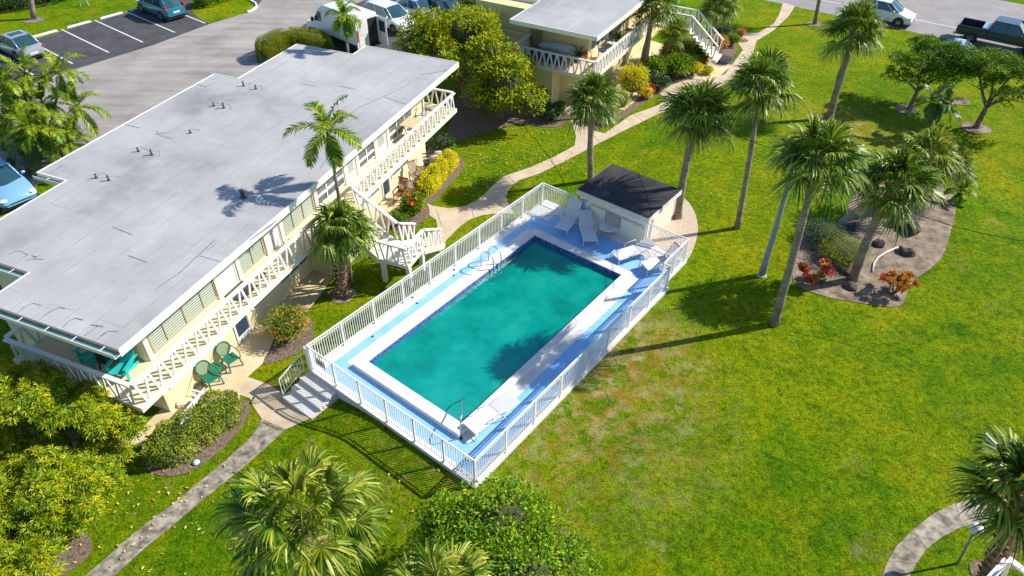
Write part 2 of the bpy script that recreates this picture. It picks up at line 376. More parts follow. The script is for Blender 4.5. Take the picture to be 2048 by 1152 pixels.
M['mango'] = leafmat('broad_leaf', [(.0, (.025, .08, .002)), (.33, (.12, .22, .003)), (.6, (.40, .45, .004)), (1, (.72, .66, .01))], .5, .25, .2)
M['citrus'] = leafmat('glossy_leaf', [(.0, (.02, .09, .002)), (.42, (.10, .25, .003)), (.75, (.32, .44, .005)), (1, (.60, .62, .02))], .45, .25, .25)
M['gumbo'] = leafmat('small_leaf', [(.0, (.015, .07, .002)), (.5, (.08, .20, .004)), (1, (.30, .42, .01))], .55, .25, .2)
M['hedge'] = leafmat('hedge_leaf', [(.0, (.05, .11, .006)), (.45, (.19, .28, .015)), (.8, (.44, .50, .06)), (1, (.52, .36, .14))], .55, .2, .25)
M['clip'] = leafmat('clipped_hedge_leaf', [(.0, (.08, .12, .003)), (.6, (.26, .31, .006)), (1, (.42, .44, .01))], .6, .15, .2)
M['yel'] = leafmat('yellow_leaf', [(.0, (.24, .30, .004)), (.35, (.62, .60, .005)), (1, (.90, .80, .01))], .5, .25, .25)
M['darkleaf'] = leafmat('dark_leaf', [(.0, (.012, .05, .006)), (.6, (.04, .11, .012)), (1, (.10, .20, .03))], .5, .15)
M['redleaf'] = leafmat('red_leaf', [(.0, (.45, .02, .04)), (.4, (.65, .05, .12)), (.7, (.7, .25, .06)), (1, (.65, .5, .08))], .45, .2)
M['oraleaf'] = leafmat('orange_leaf', [(.0, (.35, .09, .015)), (.5, (.58, .26, .03)), (1, (.66, .52, .06))], .45, .2)
M['orange'] = leafmat('orange_flower', [(.0, (.75, .11, .01)), (1, (.9, .28, .02))], .5, .3)
M['redfl'] = leafmat('red_flower', [(.0, (.8, .06, .02)), (1, (.9, .20, .04))], .5, .3)
M['purple'] = leafmat('purple_flower', [(.0, (.10, .07, .22)), (1, (.28, .20, .42))], .6, .2)
M['silverleaf'] = leafmat('silver_leaf', [(.0, (.25, .35, .2)), (1, (.62, .70, .55))], .6, .2)
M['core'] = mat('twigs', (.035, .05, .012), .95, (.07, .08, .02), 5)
M['deadleaf'] = leafmat('fallen_leaf', [(.0, (.35, .16, .05)), (.5, (.68, .50, .15)), (1, (.75, .68, .35))], .8, .1)
M['rock'] = mat('dark_boulder', (.035, .03, .028), .9, (.10, .08, .07), 5, bs=8, bst=.8, bd=.05)
M['tyre'] = mat('tyre', (.02, .02, .022), .85)
M['rim'] = mat('alloy_rim', (.45, .46, .48), .35, metal=.8)
M['carglass'] = mat('car_glass', (.02, .07, .10), .05, spec=1)
M['lampred'] = mat('tail_lamp', (.55, .02, .03), .2)
M['lampwhite'] = mat('head_lamp', (.75, .78, .8), .12, spec=.9)
M['black'] = mat('black_plastic', (.018, .018, .02), .5)
def paint(name, c, metal=.0): 
    m = mat(name, c, .28, metal=metal, spec=.6); m.node_tree.nodes['Principled BSDF'].inputs['Coat Weight'].default_value = .7; return m
M['p_teal'] = paint('teal_car_paint', (.03, .24, .34), .3); M['p_silver'] = paint('silver_car_paint', (.42, .50, .55), .4)
M['p_white'] = paint('white_car_paint', (.80, .82, .84)); M['p_navy'] = paint('dark_truck_paint', (.018, .045, .065), .3)
M['p_shadewhite'] = paint('shaded_white_car_paint', (.22, .46, .78), .1); M['p_blue'] = paint('light_blue_car_paint', (.36, .52, .72), .2)  # first one: white car with its blue shade put into the paint
M['greenplastic'] = mat('green_plastic', (.02, .18, .115), .4); M['teal'] = mat('teal_wood', (.01, .42, .44), .5, (.02, .5, .5), 5)
M['wood'] = mat('weathered_wood', (.30, .22, .16), .7, (.44, .34, .26), 8); M['brownwood'] = mat('brown_wood', (.22, .09, .05), .6, (.32, .14, .08), 8)
M['cushion'] = mat('pale_cushion', (.62, .56, .66), .9); M['sling'] = mat('white_sling', (.72, .74, .78), .7, (.64, .66, .7), 40)
M['navy'] = mat('navy_fabric', (.03, .05, .22), .8); M['tan'] = mat('tan_table', (.62, .52, .33), .5, (.68, .58, .4), 5)
M['polegrey'] = mat('concrete_pole', (.21, .25, .28), .7, (.30, .35, .38), 3, bs=15, bst=.2)
M['globe'] = mat('lamp_globe', (.88, .88, .88), .3)
M['ironwhite'] = mat('iron_paint', (.72, .76, .70), .5); M['clay'] = mat('clay', (.25, .12, .08), .8)
M['hose'] = mat('green_hose', (.01, .22, .08), .4); M['board'] = mat('board_white', (.50, .66, .74), .35, (.6, .72, .78), 1)
M['signblue'] = mat('sign_blue', (.04, .15, .42), .6); M['greyplate'] = mat('grey_plate', (.32, .32, .31), .6)
M['pink'] = mat('pink_float', (.8, .15, .4), .5); M['lattice'] = mat('lattice_wood', (.16, .09, .06), .8)
M['adobe'] = mat('pale_block', (.62, .57, .52), .9, (.74, .7, .66), 4)

# ------------------------------------------------------------------ ground and flat setting
def structure(o, kind='structure'): o['kind'] = kind; return o
def make_ground():
    us = sorted(set([-300, -120, -60] + list(np.arange(-40, 60, 1.0)) + list(np.arange(-2, 3, .25)) + [60, 120, 300, -1.2, 6.2]))
    vs = sorted(set([-300, -120, -60] + list(np.arange(-30, 60, 1.0)) + list(np.arange(-7, -2, .25)) + [60, 120, 300, -1.4, 10.4]))
    g = MB(FP); V = []; idx = {}
    for i, u in enumerate(us):
        for j, v in enumerate(vs):
            p = FP.w((u, v, 0))[0]; idx[i, j] = len(V); V.append((u, v, float(ground_z(p[0], p[1]))))
    F = []
    for i in range(len(us) - 1):
        for j in range(len(vs) - 1):
            cu, cv = (us[i] + us[i + 1]) / 2, (vs[j] + vs[j + 1]) / 2
            if -1.2 < cu < 6.2 and -1.4 < cv < 10.4: continue
            F.append((idx[i, j], idx[i + 1, j], idx[i + 1, j + 1], idx[i, j + 1]))
    g.raw(V, F); structure(g.build('lawn', M['lawn']))
make_ground()
import bmesh
def smoothline(P, it=2):
    P = np.asarray(P, float)
    for _ in range(it):
        Q = []
        for i in range(len(P)):
            a, b = P[i], P[(i + 1) % len(P)]; Q += [a * .75 + b * .25, a * .25 + b * .75]
        P = np.array(Q)
    return P
def sheet(name, px, m, off=.004, sm=0, pts=None, z=None, flat=False, thick=0):
    """a thin sheet draped on the terrain whose outline is given by ground points"""
    P = np.array([at(x, y, z) for x, y in px]) if pts is None else np.array(pts, float)
    if sm: P = smoothline(P, sm)
    bm = bmesh.new(); vs = [bm.verts.new((p[0], p[1], 0)) for p in P]
    f = bm.faces.new(vs); f.normal_update()
    if f.normal.z < 0: f.normal_flip()
    bmesh.ops.triangulate(bm, faces=[f])
    # split along a 1 m pool-frame grid so that the sheet follows the same facets as the ground
    if not flat:
        for a in (0, 1):
            L = [((v.co.x - PO[0]) * (PU, PV)[a][0] + (v.co.y - PO[1]) * (PU, PV)[a][1]) for v in bm.verts]
            lo, hi = math.floor(min(L)), math.ceil(max(L))
            if a == 0: lo, hi = max(lo, -2), min(hi, 7)
            else: lo, hi = max(lo, -30), min(hi, 59)
            cuts = list(range(lo, hi + 1)) + [q for q in (np.arange(-2, 3, .25) if a == 0 else np.arange(-7, -2, .25)) if lo < q < hi and q != int(q)] + ([-1.2, 6.2] if a == 0 else [-1.4, 10.4])
            if max(abs(v.co.x) for v in bm.verts) > 200: cuts = []
            d = (PU, PV)[a]
            for k in cuts:
                bmesh.ops.bisect_plane(bm, geom=bm.verts[:] + bm.edges[:] + bm.faces[:], plane_co=(PO[0] + d[0] * k, PO[1] + d[1] * k, 0), plane_no=(d[0], d[1], 0))
    for v in bm.verts: v.co.z = (0 if flat else float(ground_z(v.co.x, v.co.y))) + off
    if thick:
        r = bmesh.ops.extrude_face_region(bm, geom=bm.faces[:])
        for e in r['geom']:
            if isinstance(e, bmesh.types.BMVert): e.co.z += thick
    me = bpy.data.meshes.new(name); bm.to_mesh(me); bm.free(); me.materials.append(m)
    o = bpy.data.objects.new(name, me); C.objects.link(o); return structure(o)

# street, top right
E0, E1 = at(1528, 0, 0), at(1863, 72, 0); ed = norm(E1 - E0)[:2]; en = np.array([-ed[1], ed[0]])
FS = Frame(E0[0], E0[1], math.atan2(ed[1], ed[0]))
sheet('street', None, M['street'], .008, pts=FS.w([(-60, 0, 0), (80, 0, 0), (80, 12.5, 0), (-60, 12.5, 0)]), flat=True)
def strip(name, frame, x0, x1, y0, y1, m, off):
    b = MB(frame); b.raw([(x0, y0, off), (x1, y0, off), (x1, y1, off), (x0, y1, off)], [(0, 1, 2, 3)]); return structure(b.build(name, m))
yw = FS.px(1834, 40, 0)[1]; strip('edge_line', FS, -60, 80, yw - .06, yw + .06, M['stripe'], .012)
ya = FS.px(1869, 19, 0)
for k in range(-3, 5):
    x1 = ya[0] + k * 6.4
    strip('centre_dash', FS, x1 - 2.6, x1, ya[1] - .06, ya[1] + .06, M['yellowpaint'], .012)
# driveway and parking, top left
sheet('driveway', [(-400, 330), (-60, 190), (164, 134), (304, 91), (422, 47), (499, 24), (515, 12), (505, -5), (620, -60), (760, -60), (1000, -40), (1000, 60), (820, 130), (700, 130), (500, 175), (380, 230), (160, 400), (30, 480), (-400, 640)], M['drive'], .004, z=0, flat=True)
sheet('parking_lot', [(-260, 170), (-300, 290), (-60, 205), (164, 134), (304, 91), (422, 47), (395, 35), (383, 24), (381, -20), (282, 14), (252, 24), (76, 77)], M['asphalt'], .010, z=0, flat=True)
sheet('parking_bay', [(575, 76), (620, 40), (720, 5), (800, -30), (980, -20), (960, 70), (830, 110), (720, 118), (640, 110)], M['asphalt'], .010, z=0, flat=True, sm=1)
sheet('far_road', [(486, 0), (515, 12), (524, 0), (620, -20), (620, -70), (440, -70)], M['asphalt'], .010, z=0, flat=True)
SA, SB = at(123, 59, 0), at(218, 105.5, 0); SA2 = at(190, 41, 0)
sdir = norm((SB - SA)[:2]); slen = np.linalg.norm((SB - SA)[:2]); snor = (SA2 - SA)[:2]; spitch = np.linalg.norm(snor)
FK = Frame(SA[0], SA[1], math.atan2(sdir[1], sdir[0]))       # x from the wheel stops towards the drive
ks = FK.l(SA2)[0][1]
for k in range(-3, 4): strip('parking_stripe', FK, 0, slen, k * ks - .06, k * ks + .06, M['stripe'], .016)
for k in range(-3, 4):
    y0 = (k + .5) * ks
    b = MB(); b.box(-.09, .09, -.95, .95, 0, .13, .88)
    p = FK.w((.15, y0, .01))[0]
    o = b.build('wheel_stop', M['white'], None, bevel=.015); o.location = p; o.rotation_euler = (0, 0, FK.rz)
    where = {-3: 'third beyond the silver car', -2: 'behind the palm clump left of the silver car', -1: 'at the nose of the silver car', 0: 'first empty bay right of the silver car', 1: 'middle of the empty bays', 2: 'empty bay just left of the teal car', 3: 'under the nose of the teal car'}[k]
    tag(o, 'white concrete wheel stop, ' + where, 'wheel stop', 'wheel stops along the parking bays')
# strip kerb round the hedge bed at the top
b = MB(WORLD); pts = [at(x, y, 0) for x, y in ((478, -12), (498, 0), (512, 8), (514, 14), (505, 22), (495, 25))]
for a_, b_ in zip(pts[:-1], pts[1:]): b.bar(a_ + [0, 0, .06], b_ + [0, 0, .06], .14, .12)
structure(b.build('kerb', M['white']))
sheet('grass_verge', [(395, 35), (419, 47), (498, 24), (513, 12), (500, -2), (470, -30), (383, -30), (383, 20)], M['lawn'], .014, z=0, flat=True)
sheet('grass_strip', [(-60, 440), (30, 385), (70, 370), (150, 340), (230, 300), (300, 260), (420, 190), (500, 160), (545, 130), (700, 125), (760, 135), (700, 300), (100, 520)], M['lawn'], .014, z=0, flat=True)

# paths
main = [(851, 404.6), (866, 412), (899, 417), (932, 412), (960, 397), (985, 372), (1010, 352), (1060, 335), (1110, 313), (1149, 291.6), (1152, 273), (1143, 246), (1130.6, 222), (1130.6, 200), (1160, 196), (1170, 212), (1170, 243), (1181, 260), (1209.6, 267), (1261, 231), (1319, 209.6), (1335, 196), (1310, 184), (1343, 164), (1425, 155), (1449.6, 149), (1486, 100), (1474, 84), (1440, 76), (1440, 68), (1480, 66), (1516, 66), (1547, 48), (1558, 30), (1566, 6), (1590, 12), (1577, 33), (1547, 61), (1513, 82), (1506, 106), (1483, 134), (1456, 165.6), (1400, 195), (1316, 228), (1243, 264), (1194, 288.6), (1130.6, 322), (1080, 347), (1037, 361), (1018, 378), (1012, 395), (1020, 415), (1030, 428), (1000, 426), (964.6, 430.6), (940, 439), (921, 452), (894, 479), (878, 505), (850, 520), (836, 500), (845, 480), (860, 470), (875, 455), (872, 440), (858, 430), (835, 425), (838, 412)]
sheet('garden_path', main, M['concrete'], .010)
sheet('slab_path', [(494, 753), (470, 775), (480, 790), (500, 797), (506, 812), (524, 838), (572, 859), (618, 838), (610, 800), (562, 785), (540, 770)], M['concrete'], .014)
sheet('sidewalk', [(524, 838), (503.6, 872), (452.5, 920), (408, 957), (340, 1012), (272, 1063), (211, 1117), (150, 1170), (60, 1240), (130, 1260), (215, 1165), (289, 1097), (340, 1056), (408, 998), (476, 944), (531, 896), (571.5, 859)], M['oldconcrete'], .010)
sheet('curved_path', [(1752, 1210), (1765, 1151), (1774, 1125), (1794, 1091), (1823, 1062), (1866, 1027.5), (1909, 1007), (1967, 993), (2060, 990), (2160, 1005), (2160, 1045), (2060, 1030), (1964, 1045), (1918, 1056), (1880.5, 1076), (1852, 1099.5), (1834, 1125), (1820, 1151), (1815, 1210)], M['oldconcrete'], .010)
patio = [(130, 840), (150, 905), (283, 893), (300, 898), (345, 880), (385, 852), (480, 800), (480, 775), (497, 753), (525, 728), (545, 700), (560, 670), (600, 630), (616, 622), (640, 592), (666, 556), (706, 520), (745, 470), (795, 445), (800, 425), (830, 400), (851, 404), (845, 380), (860, 345), (880, 322), (900, 305), (900, 262), (860, 270)]
Pp = [at(x, y, 0) for x, y in patio]
Pp = Pp[:-1] + [FB.w((-17.2, 29.4, 0))[0], FB.w((-17.2, 9, 0))[0]]
sheet('patio', None, M['patio'], .018, pts=Pp)
b = MB(WORLD)
for (x0, y0), (x1, y1) in (((1017, 352), (1031, 368)), ((1098, 320), (1112, 333)), ((942, 411), (948, 436)), ((1183, 268), (1200, 285)), ((872, 417), (884, 452)), ((1268, 229), (1286, 243)), ((1496, 96), (1508, 100)), ((1552, 44), (1563, 50)), ((1440, 160), (1462, 163)), ((520, 842), (570, 862)), ((1826, 1060), (1853, 1098)), ((1911, 1006), (1925, 1052)), ((1776, 1122), (1836, 1124))):
    p, q = at(x0, y0), at(x1, y1); b.bar(p + [0, 0, .015], q + [0, 0, .015], .022, .008)
structure(b.build('path_joint', M['patiodark']))
# planting beds
def bed(name, px, m, sm=2, off=.022, z=None): return sheet(name, px, m, off, sm=sm, z=z)
bed('hedge_bed', [(268, 905), (300, 950), (355, 955), (400, 935), (445, 900), (483, 858), (503, 822), (497, 796), (430, 815), (345, 878)], M['mulch'])
bed('flower_bed', [(520, 732), (545, 690), (560, 650), (600, 622), (622, 636), (630, 660), (622, 688), (592, 710), (556, 724)], M['mulch'])
bed('stair_bed', [(780, 465), (790, 440), (800, 425), (832, 400), (855, 405), (862, 430), (840, 450), (810, 470)], M['mulch'], off=.024)
bed('croton_bed', [(855, 408), (840, 372), (868, 330), (905, 300), (925, 318), (932, 332), (905, 365), (882, 388), (866, 408)], M['mulch'], off=.024)
bed('tree_bed', [(890, 285), (900, 245), (915, 190), (960, 150), (1060, 190), (1118, 205), (1140, 235), (1138, 250), (1090, 258), (1040, 245), (960, 268), (910, 285)], M['mulch'])
bed('entrance_bed', [(1172, 215), (1172, 245), (1190, 262), (1225, 250), (1300, 200), (1345, 166), (1420, 152), (1440, 140), (1470, 110), (1478, 92), (1455, 80), (1400, 90), (1300, 120), (1200, 160)], M['mulch'])
bed('gravel_bed', [(1345, 385), (1375, 400), (1392, 428), (1397, 460), (1390, 492), (1372, 530), (1300, 520), (1270, 460), (1330, 400)], M['shell'])
bed('palm_bed', [(1595, 575), (1582, 559), (1590, 491), (1606, 464), (1665, 451), (1689, 432), (1696, 411), (1700, 388), (1740, 372), (1800, 362), (1860, 366), (1905, 385), (1915, 413), (1897, 478), (1886, 516), (1854, 543), (1821, 564), (1808, 607), (1794, 616), (1746, 611), (1679, 600), (1633, 589)], M['sand'])
def ring(px, py, rx, ry, m='sand', k=14):
    c = at(px, py); P = [c + np.array([rx * math.cos(a) * (1 + .1 * math.sin(3 * a + px)), ry * math.sin(a), 0]) for a in np.linspace(0, 2 * math.pi, k, endpoint=False)]
    return sheet('tree_ring', None, M[m], .022, sm=1, pts=P)
ring(1951, 256, .85, .75); ring(1812, 219, .7, .7); ring(1922, 204, .6, .5); ring(68, 40, .8, .7); ring(1630, 49, .7, .5); ring(1657, 240, .5, .5)
ring(684, 590, .6, .55); ring(1975, 1150, .5, .45, 'mulch'); ring(70, 1110, 1.5, 1.1, 'mulch'); ring(1480, 80, .6, .5)

# ------------------------------------------------------------------ pool
PXY = dict(A=FP.px(738.5, 724, .83), B=FP.px(1067, 468, .83), C_=FP.px(1242, 549, .83), D=FP.px(923, 845.5, .83))
U0, U1, V0, V1 = .07, 4.54, -.10, 9.88          # the water's edge in pool-frame metres
DZ = .65; CZ = .83
deck = MB(FP)
def ringslab(b, o, i, z0, z1):
    (ou0, ov0, ou1, ov1), (iu0, iv0, iu1, iv1) = o, i
    b.box(ou0, ou1, ov0, iv0, z0, z1); b.box(ou0, ou1, iv1, ov1, z0, z1)
    b.box(ou0, iu0, iv0, iv1, z0, z1); b.box(iu1, ou1, iv0, iv1, z0, z1)
ringslab(deck, (-1.42, -1.60, 6.42, 10.6), (U0 - .3, V0 - .4, U1 + .25, V1 + .4), -.4, DZ)
deck.box(-1.42, 6.12, 10.6, 12.75, -.4, DZ - .0015)
structure(deck.build('pool_deck', M['deckwhite']))
blue = MB(FP)
ringslab(blue, (-1.0, -1.30, 6.12, 11.35), (-.62, V0 - .401, 5.20, V1 + .401), DZ, DZ + .004)
blue.box(-.30, 3.55, 11.35, 11.95, DZ, DZ + .004); blue.box(3.55, 5.6, 11.35, 11.75, DZ, DZ + .004)
structure(blue.build('deck_paint', M['deckblue']))
j = MB(FP)
for a_, b_ in (((-1.3, 10.55), (.45, 11.1)), ((-1.3, 10.9), (.3, 12.5)), ((-.2, 12.6), (.4, 11.6))): j.bar((*a_, DZ + .003), (*b_, DZ + .003), .025, .006)
structure(j.build('deck_joint', M['greyplate']))
pool = thing('swimming_pool', 'rectangular swimming pool with white coping, navy tile band and green water', 'swimming pool', FP.w((2.3, 4.9, DZ))[0], FP.rz)
cpb = MB(FP)
ringslab(cpb, (U0 - .33, V0 - .44, U1 + .27, V1 + .42), (U0, V0, U1, V1), DZ - .02, CZ)
cpb.build('coping', M['coping'], pool, bevel=.012)
tile = MB(FP)
ringslab(tile, (U0 - .05, V0 - .05, U1 + .05, V1 + .05), (U0 + .012, V0 + .012, U1 - .012, V1 - .012), .36, CZ - .045)
tile.build('tile_band', M['navytile'], pool)
bs = MB(FP); dep = lambda v: -.40 - 1.9 * smooth(3.0, 8.5, v)
nv = 24; V = []; F = []
for k in range(nv + 1):
    v = V0 + (V1 - V0) * k / nv; z = float(dep(v)); V += [(U0, v, .6), (U0, v, z + .12), (U0 + .25, v, z), (U1 - .25, v, z), (U1, v, z + .12), (U1, v, .6)]
for k in range(nv):
    for q in range(5): F.append((k * 6 + q, k * 6 + q + 1, k * 6 + q + 7, k * 6 + q + 6))
F.append(tuple(range(5, -1, -1))); F.append(tuple(nv * 6 + q for q in range(6)))
bs.raw(V, F); bs.build('basin', M['plaster'], pool)
stp = MB(FP)
for k, r in enumerate((1.55, 1.28, 1.0, .72)):
    P = [(U1 - .005, V0 + .005)] + [(U1 - .005 - r * math.sin(a), V0 + .005 + r * math.cos(a)) for a in np.linspace(0, math.pi / 2, 12)]
    stp.prism(P, -.46, -.04 + k * .19)
stp.build('entry_steps', M['coping'], pool)
wt = MB(FP); wt.box(U0 + .002, U1 - .002, V0 + .002, V1 - .002, -2.6, .58)
structure(wt.build('pool_water', M['water']))
dr = MB(FP); dr.box(2.1, 2.4, 6.6, 6.9, float(dep(6.75)) - .02, float(dep(6.75)) + .06); dr.build('floor_drain', M['white'], pool)
# deck drains
for k, (x, y) in enumerate(((745, 673), (825, 595), (908, 540), (770, 700), (560 + 1215 / 4.433, 380 + 1005 / 4.433), (560 + 1540 / 4.433, 380 + 757 / 4.433))):
    b = MB(); b.lathe([(.05, 0), (.05, .012)], n=12); o = b.build('deck_drain', M['darkmetal']); o.location = at(x, y, DZ + .005)
    tag(o, ['small dark drain left of the pool, nearest the gate', 'small dark drain left of the pool, third from the gate', 'small dark drain left of the pool near the ladder', 'small dark drain in the coping strip by the near left pool corner', 'small dark drain left of the pool, second from the gate', 'small dark drain left of the pool, farthest from the gate'][k], 'drain', 'deck drains')
# ladder
lad = thing('pool_ladder', 'bent steel grab rail ladder on the left side of the pool', 'ladder', FP.w((0, 7.1, DZ))[0], FP.rz)
for sgn in (-1, 1):
    b = MB(FP); y = 7.1 + sgn * .25; a = np.linspace(math.pi, 0, 10)
    pts = [(-.50, y, DZ)] + [(-.16 + .34 * math.cos(t), y, 1.18 + .34 * math.sin(t)) for t in a] + [(.18, y, .2), (.18, y, -.45)]
    b.tube(pts, .024, 8); b.build('grab_rail', M['steel'], lad, True)
for z in (.35, .05, -.25):
    b = MB(FP); b.box(.14, .24, 6.87, 7.33, z, z + .03); b.build('rung', M['steel'], lad)
# handrail by the entry steps
hr = thing('pool_handrail', 'thin steel handrail at the near right pool corner over the round steps', 'handrail', FP.w((4.87, -.5, DZ))[0], FP.rz)
b = MB(FP); b.tube([(4.87, -.50, DZ), (4.87, -.50, 1.35), (4.84, -.45, 1.48), (4.72, -.25, 1.52), (4.2, .35, 1.25), (3.9, .75, .95), (3.75, .95, .5), (3.72, 1.0, -.1)], .022, 8)
b.build('rail', M['steel'], hr, True)
b = MB(FP); b.lathe([(.06, 0), (.06, .02), (.03, .03)], (4.87, -.5, DZ), 12); b.build('flange', M['darkmetal'], hr)

# fence round the pool
fence = thing('pool_fence', 'white metal picket fence enclosing the swimming pool deck', 'fence', FP.w((-1.36, -1.5, DZ))[0], FP.rz)
def fence_run(p0, p1, n, z0=DZ, h=1.15, first=True, last=True, par=None, skip=()):
    par = par or fence
    p0, p1 = np.array(p0, float), np.array(p1, float)
    for k in range(n + 1):
        if (k == 0 and not first) or (k == n and not last): continue
        q = p0 + (p1 - p0) * k / n
        b = MB(FP); b.box(q[0] - .03, q[0] + .03, q[1] - .03, q[1] + .03, z0, z0 + h - .03)
        b.box(q[0] - .06, q[0] + .06, q[1] - .06, q[1] + .06, z0, z0 + .012); b.build('post', M['white'], par)
    for k in range(n):
        if k in skip: continue
        a = p0 + (p1 - p0) * k / n; c = p0 + (p1 - p0) * (k + 1) / n; d = norm(c - a); L = np.linalg.norm(c - a)
        a2, c2 = a + d * .032, c - d * .032
        b = MB(FP); b.bar((*a, z0 + h - .015), (*c, z0 + h - .015), .05, .035)
        b.bar((*a2, z0 + .12), (*c2, z0 + .12), .03, .03); b.bar((*a2, z0 + h - .14), (*c2, z0 + h - .14), .022, .022)
        m = int(L / .098)
        for i in range(1, m):
            q = a + d * L * i / m; b.bar((*q, z0 + .105), (*q, z0 + h - .03), .020, .020, up=(d[0], d[1], 0))
        b.build('picket_panel', M['white'], par)
fence_run((-1.36, -1.50), (-1.36, 12.35), 9)
fence_run((-.02, -1.50), (6.33, -1.50), 5)
fence_run((6.33, -1.50), (6.33, 10.51), 8, first=False)
fence_run((6.33, 10.51), (6.04, 10.51), 1, first=False)
fence_run((6.04, 10.51), (6.04, 12.6), 2, first=False)
fence_run((6.04, 12.6), (4.12, 12.6), 1, first=False)
fence_run((-1.36, 12.35), (.55, 12.35), 1, first=False)
gate = MB(FP)
gate.bar((-1.30, -1.50, DZ + 1.135), (-.08, -1.50, DZ + 1.135), .05, .035); gate.bar((-1.27, -1.5, DZ + .12), (-.08, -1.5, DZ + .12), .035, .035)
for i in range(13):
    x = -1.27 + i * .098; gate.bar((x, -1.5, DZ + .1), (x, -1.5, DZ + 1.12), .020, .020, up=(0, 1, 0))
gate.bar((-1.29, -1.5, DZ + .05), (-1.29, -1.5, DZ + 1.13), .05, .05, up=(0, 1, 0)); gate.build('gate_panel', M['white'], fence)
b = MB(FP); b.box(-1.44, -1.22, -1.60, -1.42, DZ + .001, DZ + 1.10); b.build('gate_pillar', M['white'], fence)
b = MB(FP); b.box(-1.02, -.55, -1.475, -1.462, DZ + .45, DZ + .80); o = b.build('gate_sign', M['greyplate'], fence); o['label'] = 'grey back of a sign hung on the gate'
# raised concrete kerb under the near fence is part of the deck; entry steps with iron rail
st = thing('entrance_steps', 'white painted concrete steps with shadow stripes below the pool gate', 'steps', FP.w((-.6, -2.2, 0))[0], FP.rz)
for k, z in enumerate((.49, .33, .17)):
    b = MB(FP); b.box(-1.50, .06, -2.0 - k * .4, -1.602 - k * .4 - (.0 if k else 0), -.1, z); b.build('tread', M['deckwhite'], st, bevel=.01)
b = MB(FP); b.box(-1.62, -1.505, -2.85, -1.62, -.1, .08); b.box(.065, .14, -2.8, -1.62, -.1, .18); b.build('side_curb', M['concrete'], st)
ir = thing('iron_handrail', 'white iron handrail with scroll ornaments beside the pool gate steps', 'handrail', FP.w((-1.56, -2.2, 0))[0], FP.rz)
b = MB(FP); T0, T1 = np.array([-1.56, -1.70, 1.38]), np.array([-1.56, -2.72, .95]); B0, B1 = T0 - [0, 0, .72], T1 - [0, 0, .72]
b.bar(T0, T1, .05, .03); b.bar(B0, B1, .03, .02)
for i in range(10):
    f = i / 9; b.bar(B0 + (B1 - B0) * f, T0 + (T1 - T0) * f, .016, .016, up=(1, 0, 0))
b.bar(B1 - [0, 0, .25], T1, .03, .03, up=(1, 0, 0)); b.bar(B0 - [0, 0, .15], T0, .03, .03, up=(1, 0, 0)); b.build('rail_frame', M['ironwhite'], ir)
for f in (.28, .72):
    c = (B0 + (B1 - B0) * f + T0 + (T1 - T0) * f) / 2; b = MB(FP)
    for s_ in (0, 1.57, 3.14, 4.71):
        a = np.linspace(0, 4.5, 10); rr = .02 + .018 * a
        b.tube([c + [0, rr_ * math.cos(t + s_), rr_ * math.sin(t + s_)] for t, rr_ in zip(a, rr)], .010, 5)
    b.build('scroll_ornament', M['ironwhite'], ir)

# pool house
ph = thing('pool_house', 'small cream equipment hut with flat black roof behind the pool', 'hut', FP.w((2.35, 13.9, .35))[0], FP.rz)
HX0, HX1, HY0, HY1 = .68, 4.05, 12.50, 15.15; HZ = 2.18
b = MB(FP); b.box(HX0, HX1, HY0, HY1, .2, HZ - .22)
for k in range(9): b.box(HX1, HX1 + .012, HY0 + .1 + k * .29, HY0 + .2 + k * .29, .35, HZ - .23)
b.build('wall', M['hutwall'], ph)
b = MB(FP); b.box(HX0 - .16, HX1 + .2, HY0 - .17, HY1 + .15, HZ - .22, HZ - .002); b.build('fascia', M['adobe'], ph)
b = MB(FP); b.box(HX0 - .13, HX1 + .17, HY0 - .14, HY1 + .12, HZ, HZ + .025); b.build('roof', M['darkroof'], ph)
b = MB(FP)
b.box(2.05, 2.85, HY0 - .02, HY0 - .003, 1.0, 1.55); b.build('vent_frame', M['wood'], ph)
b = MB(FP)
for k in range(9): b.bar((2.10, HY0 - .035, 1.04 + k * .057), (2.80, HY0 - .035, 1.04 + k * .057), .03, .012, up=(0, -.6, .8))
b.build('vent_louvre', M['adobe'], ph)
b = MB(FP); b.tube([(4.0, HY0 - .06, 1.60), (1.45, HY0 - .06, 1.62), (1.25, HY0 - .06, 1.58), (1.18, HY0 - .06, 1.42), (1.24, HY0 - .06, 1.28), (1.4, HY0 - .06, 1.2)], .018, 6)
b.tube([(4.0, HY0 - .10, 1.54), (1.3, HY0 - .10, 1.72)], .014, 6)
tag(b.build('rescue_pole', M['steel'], None, True), 'long rescue hook pole hanging on the hut wall', 'pole')
sg = thing('pool_rules_sign', 'white pool rules sign with blue lines on the hut wall', 'sign', FP.w((.95, HY0 - .03, 1.4))[0], FP.rz)
b = MB(FP); b.box(.74, 1.16, HY0 - .022, HY0 - .004, .98, 1.78); b.build('sign_plate', M['white'], sg)
b = MB(FP); b.box(.80, 1.08, HY0 - .027, HY0 - .023, 1.66, 1.71)
for k in range(8): b.box(.79, .95 + .14 * random.random(), HY0 - .027, HY0 - .023, 1.56 - k * .065, 1.575 - k * .065)
b.build('sign_lettering', M['signblue'], sg)

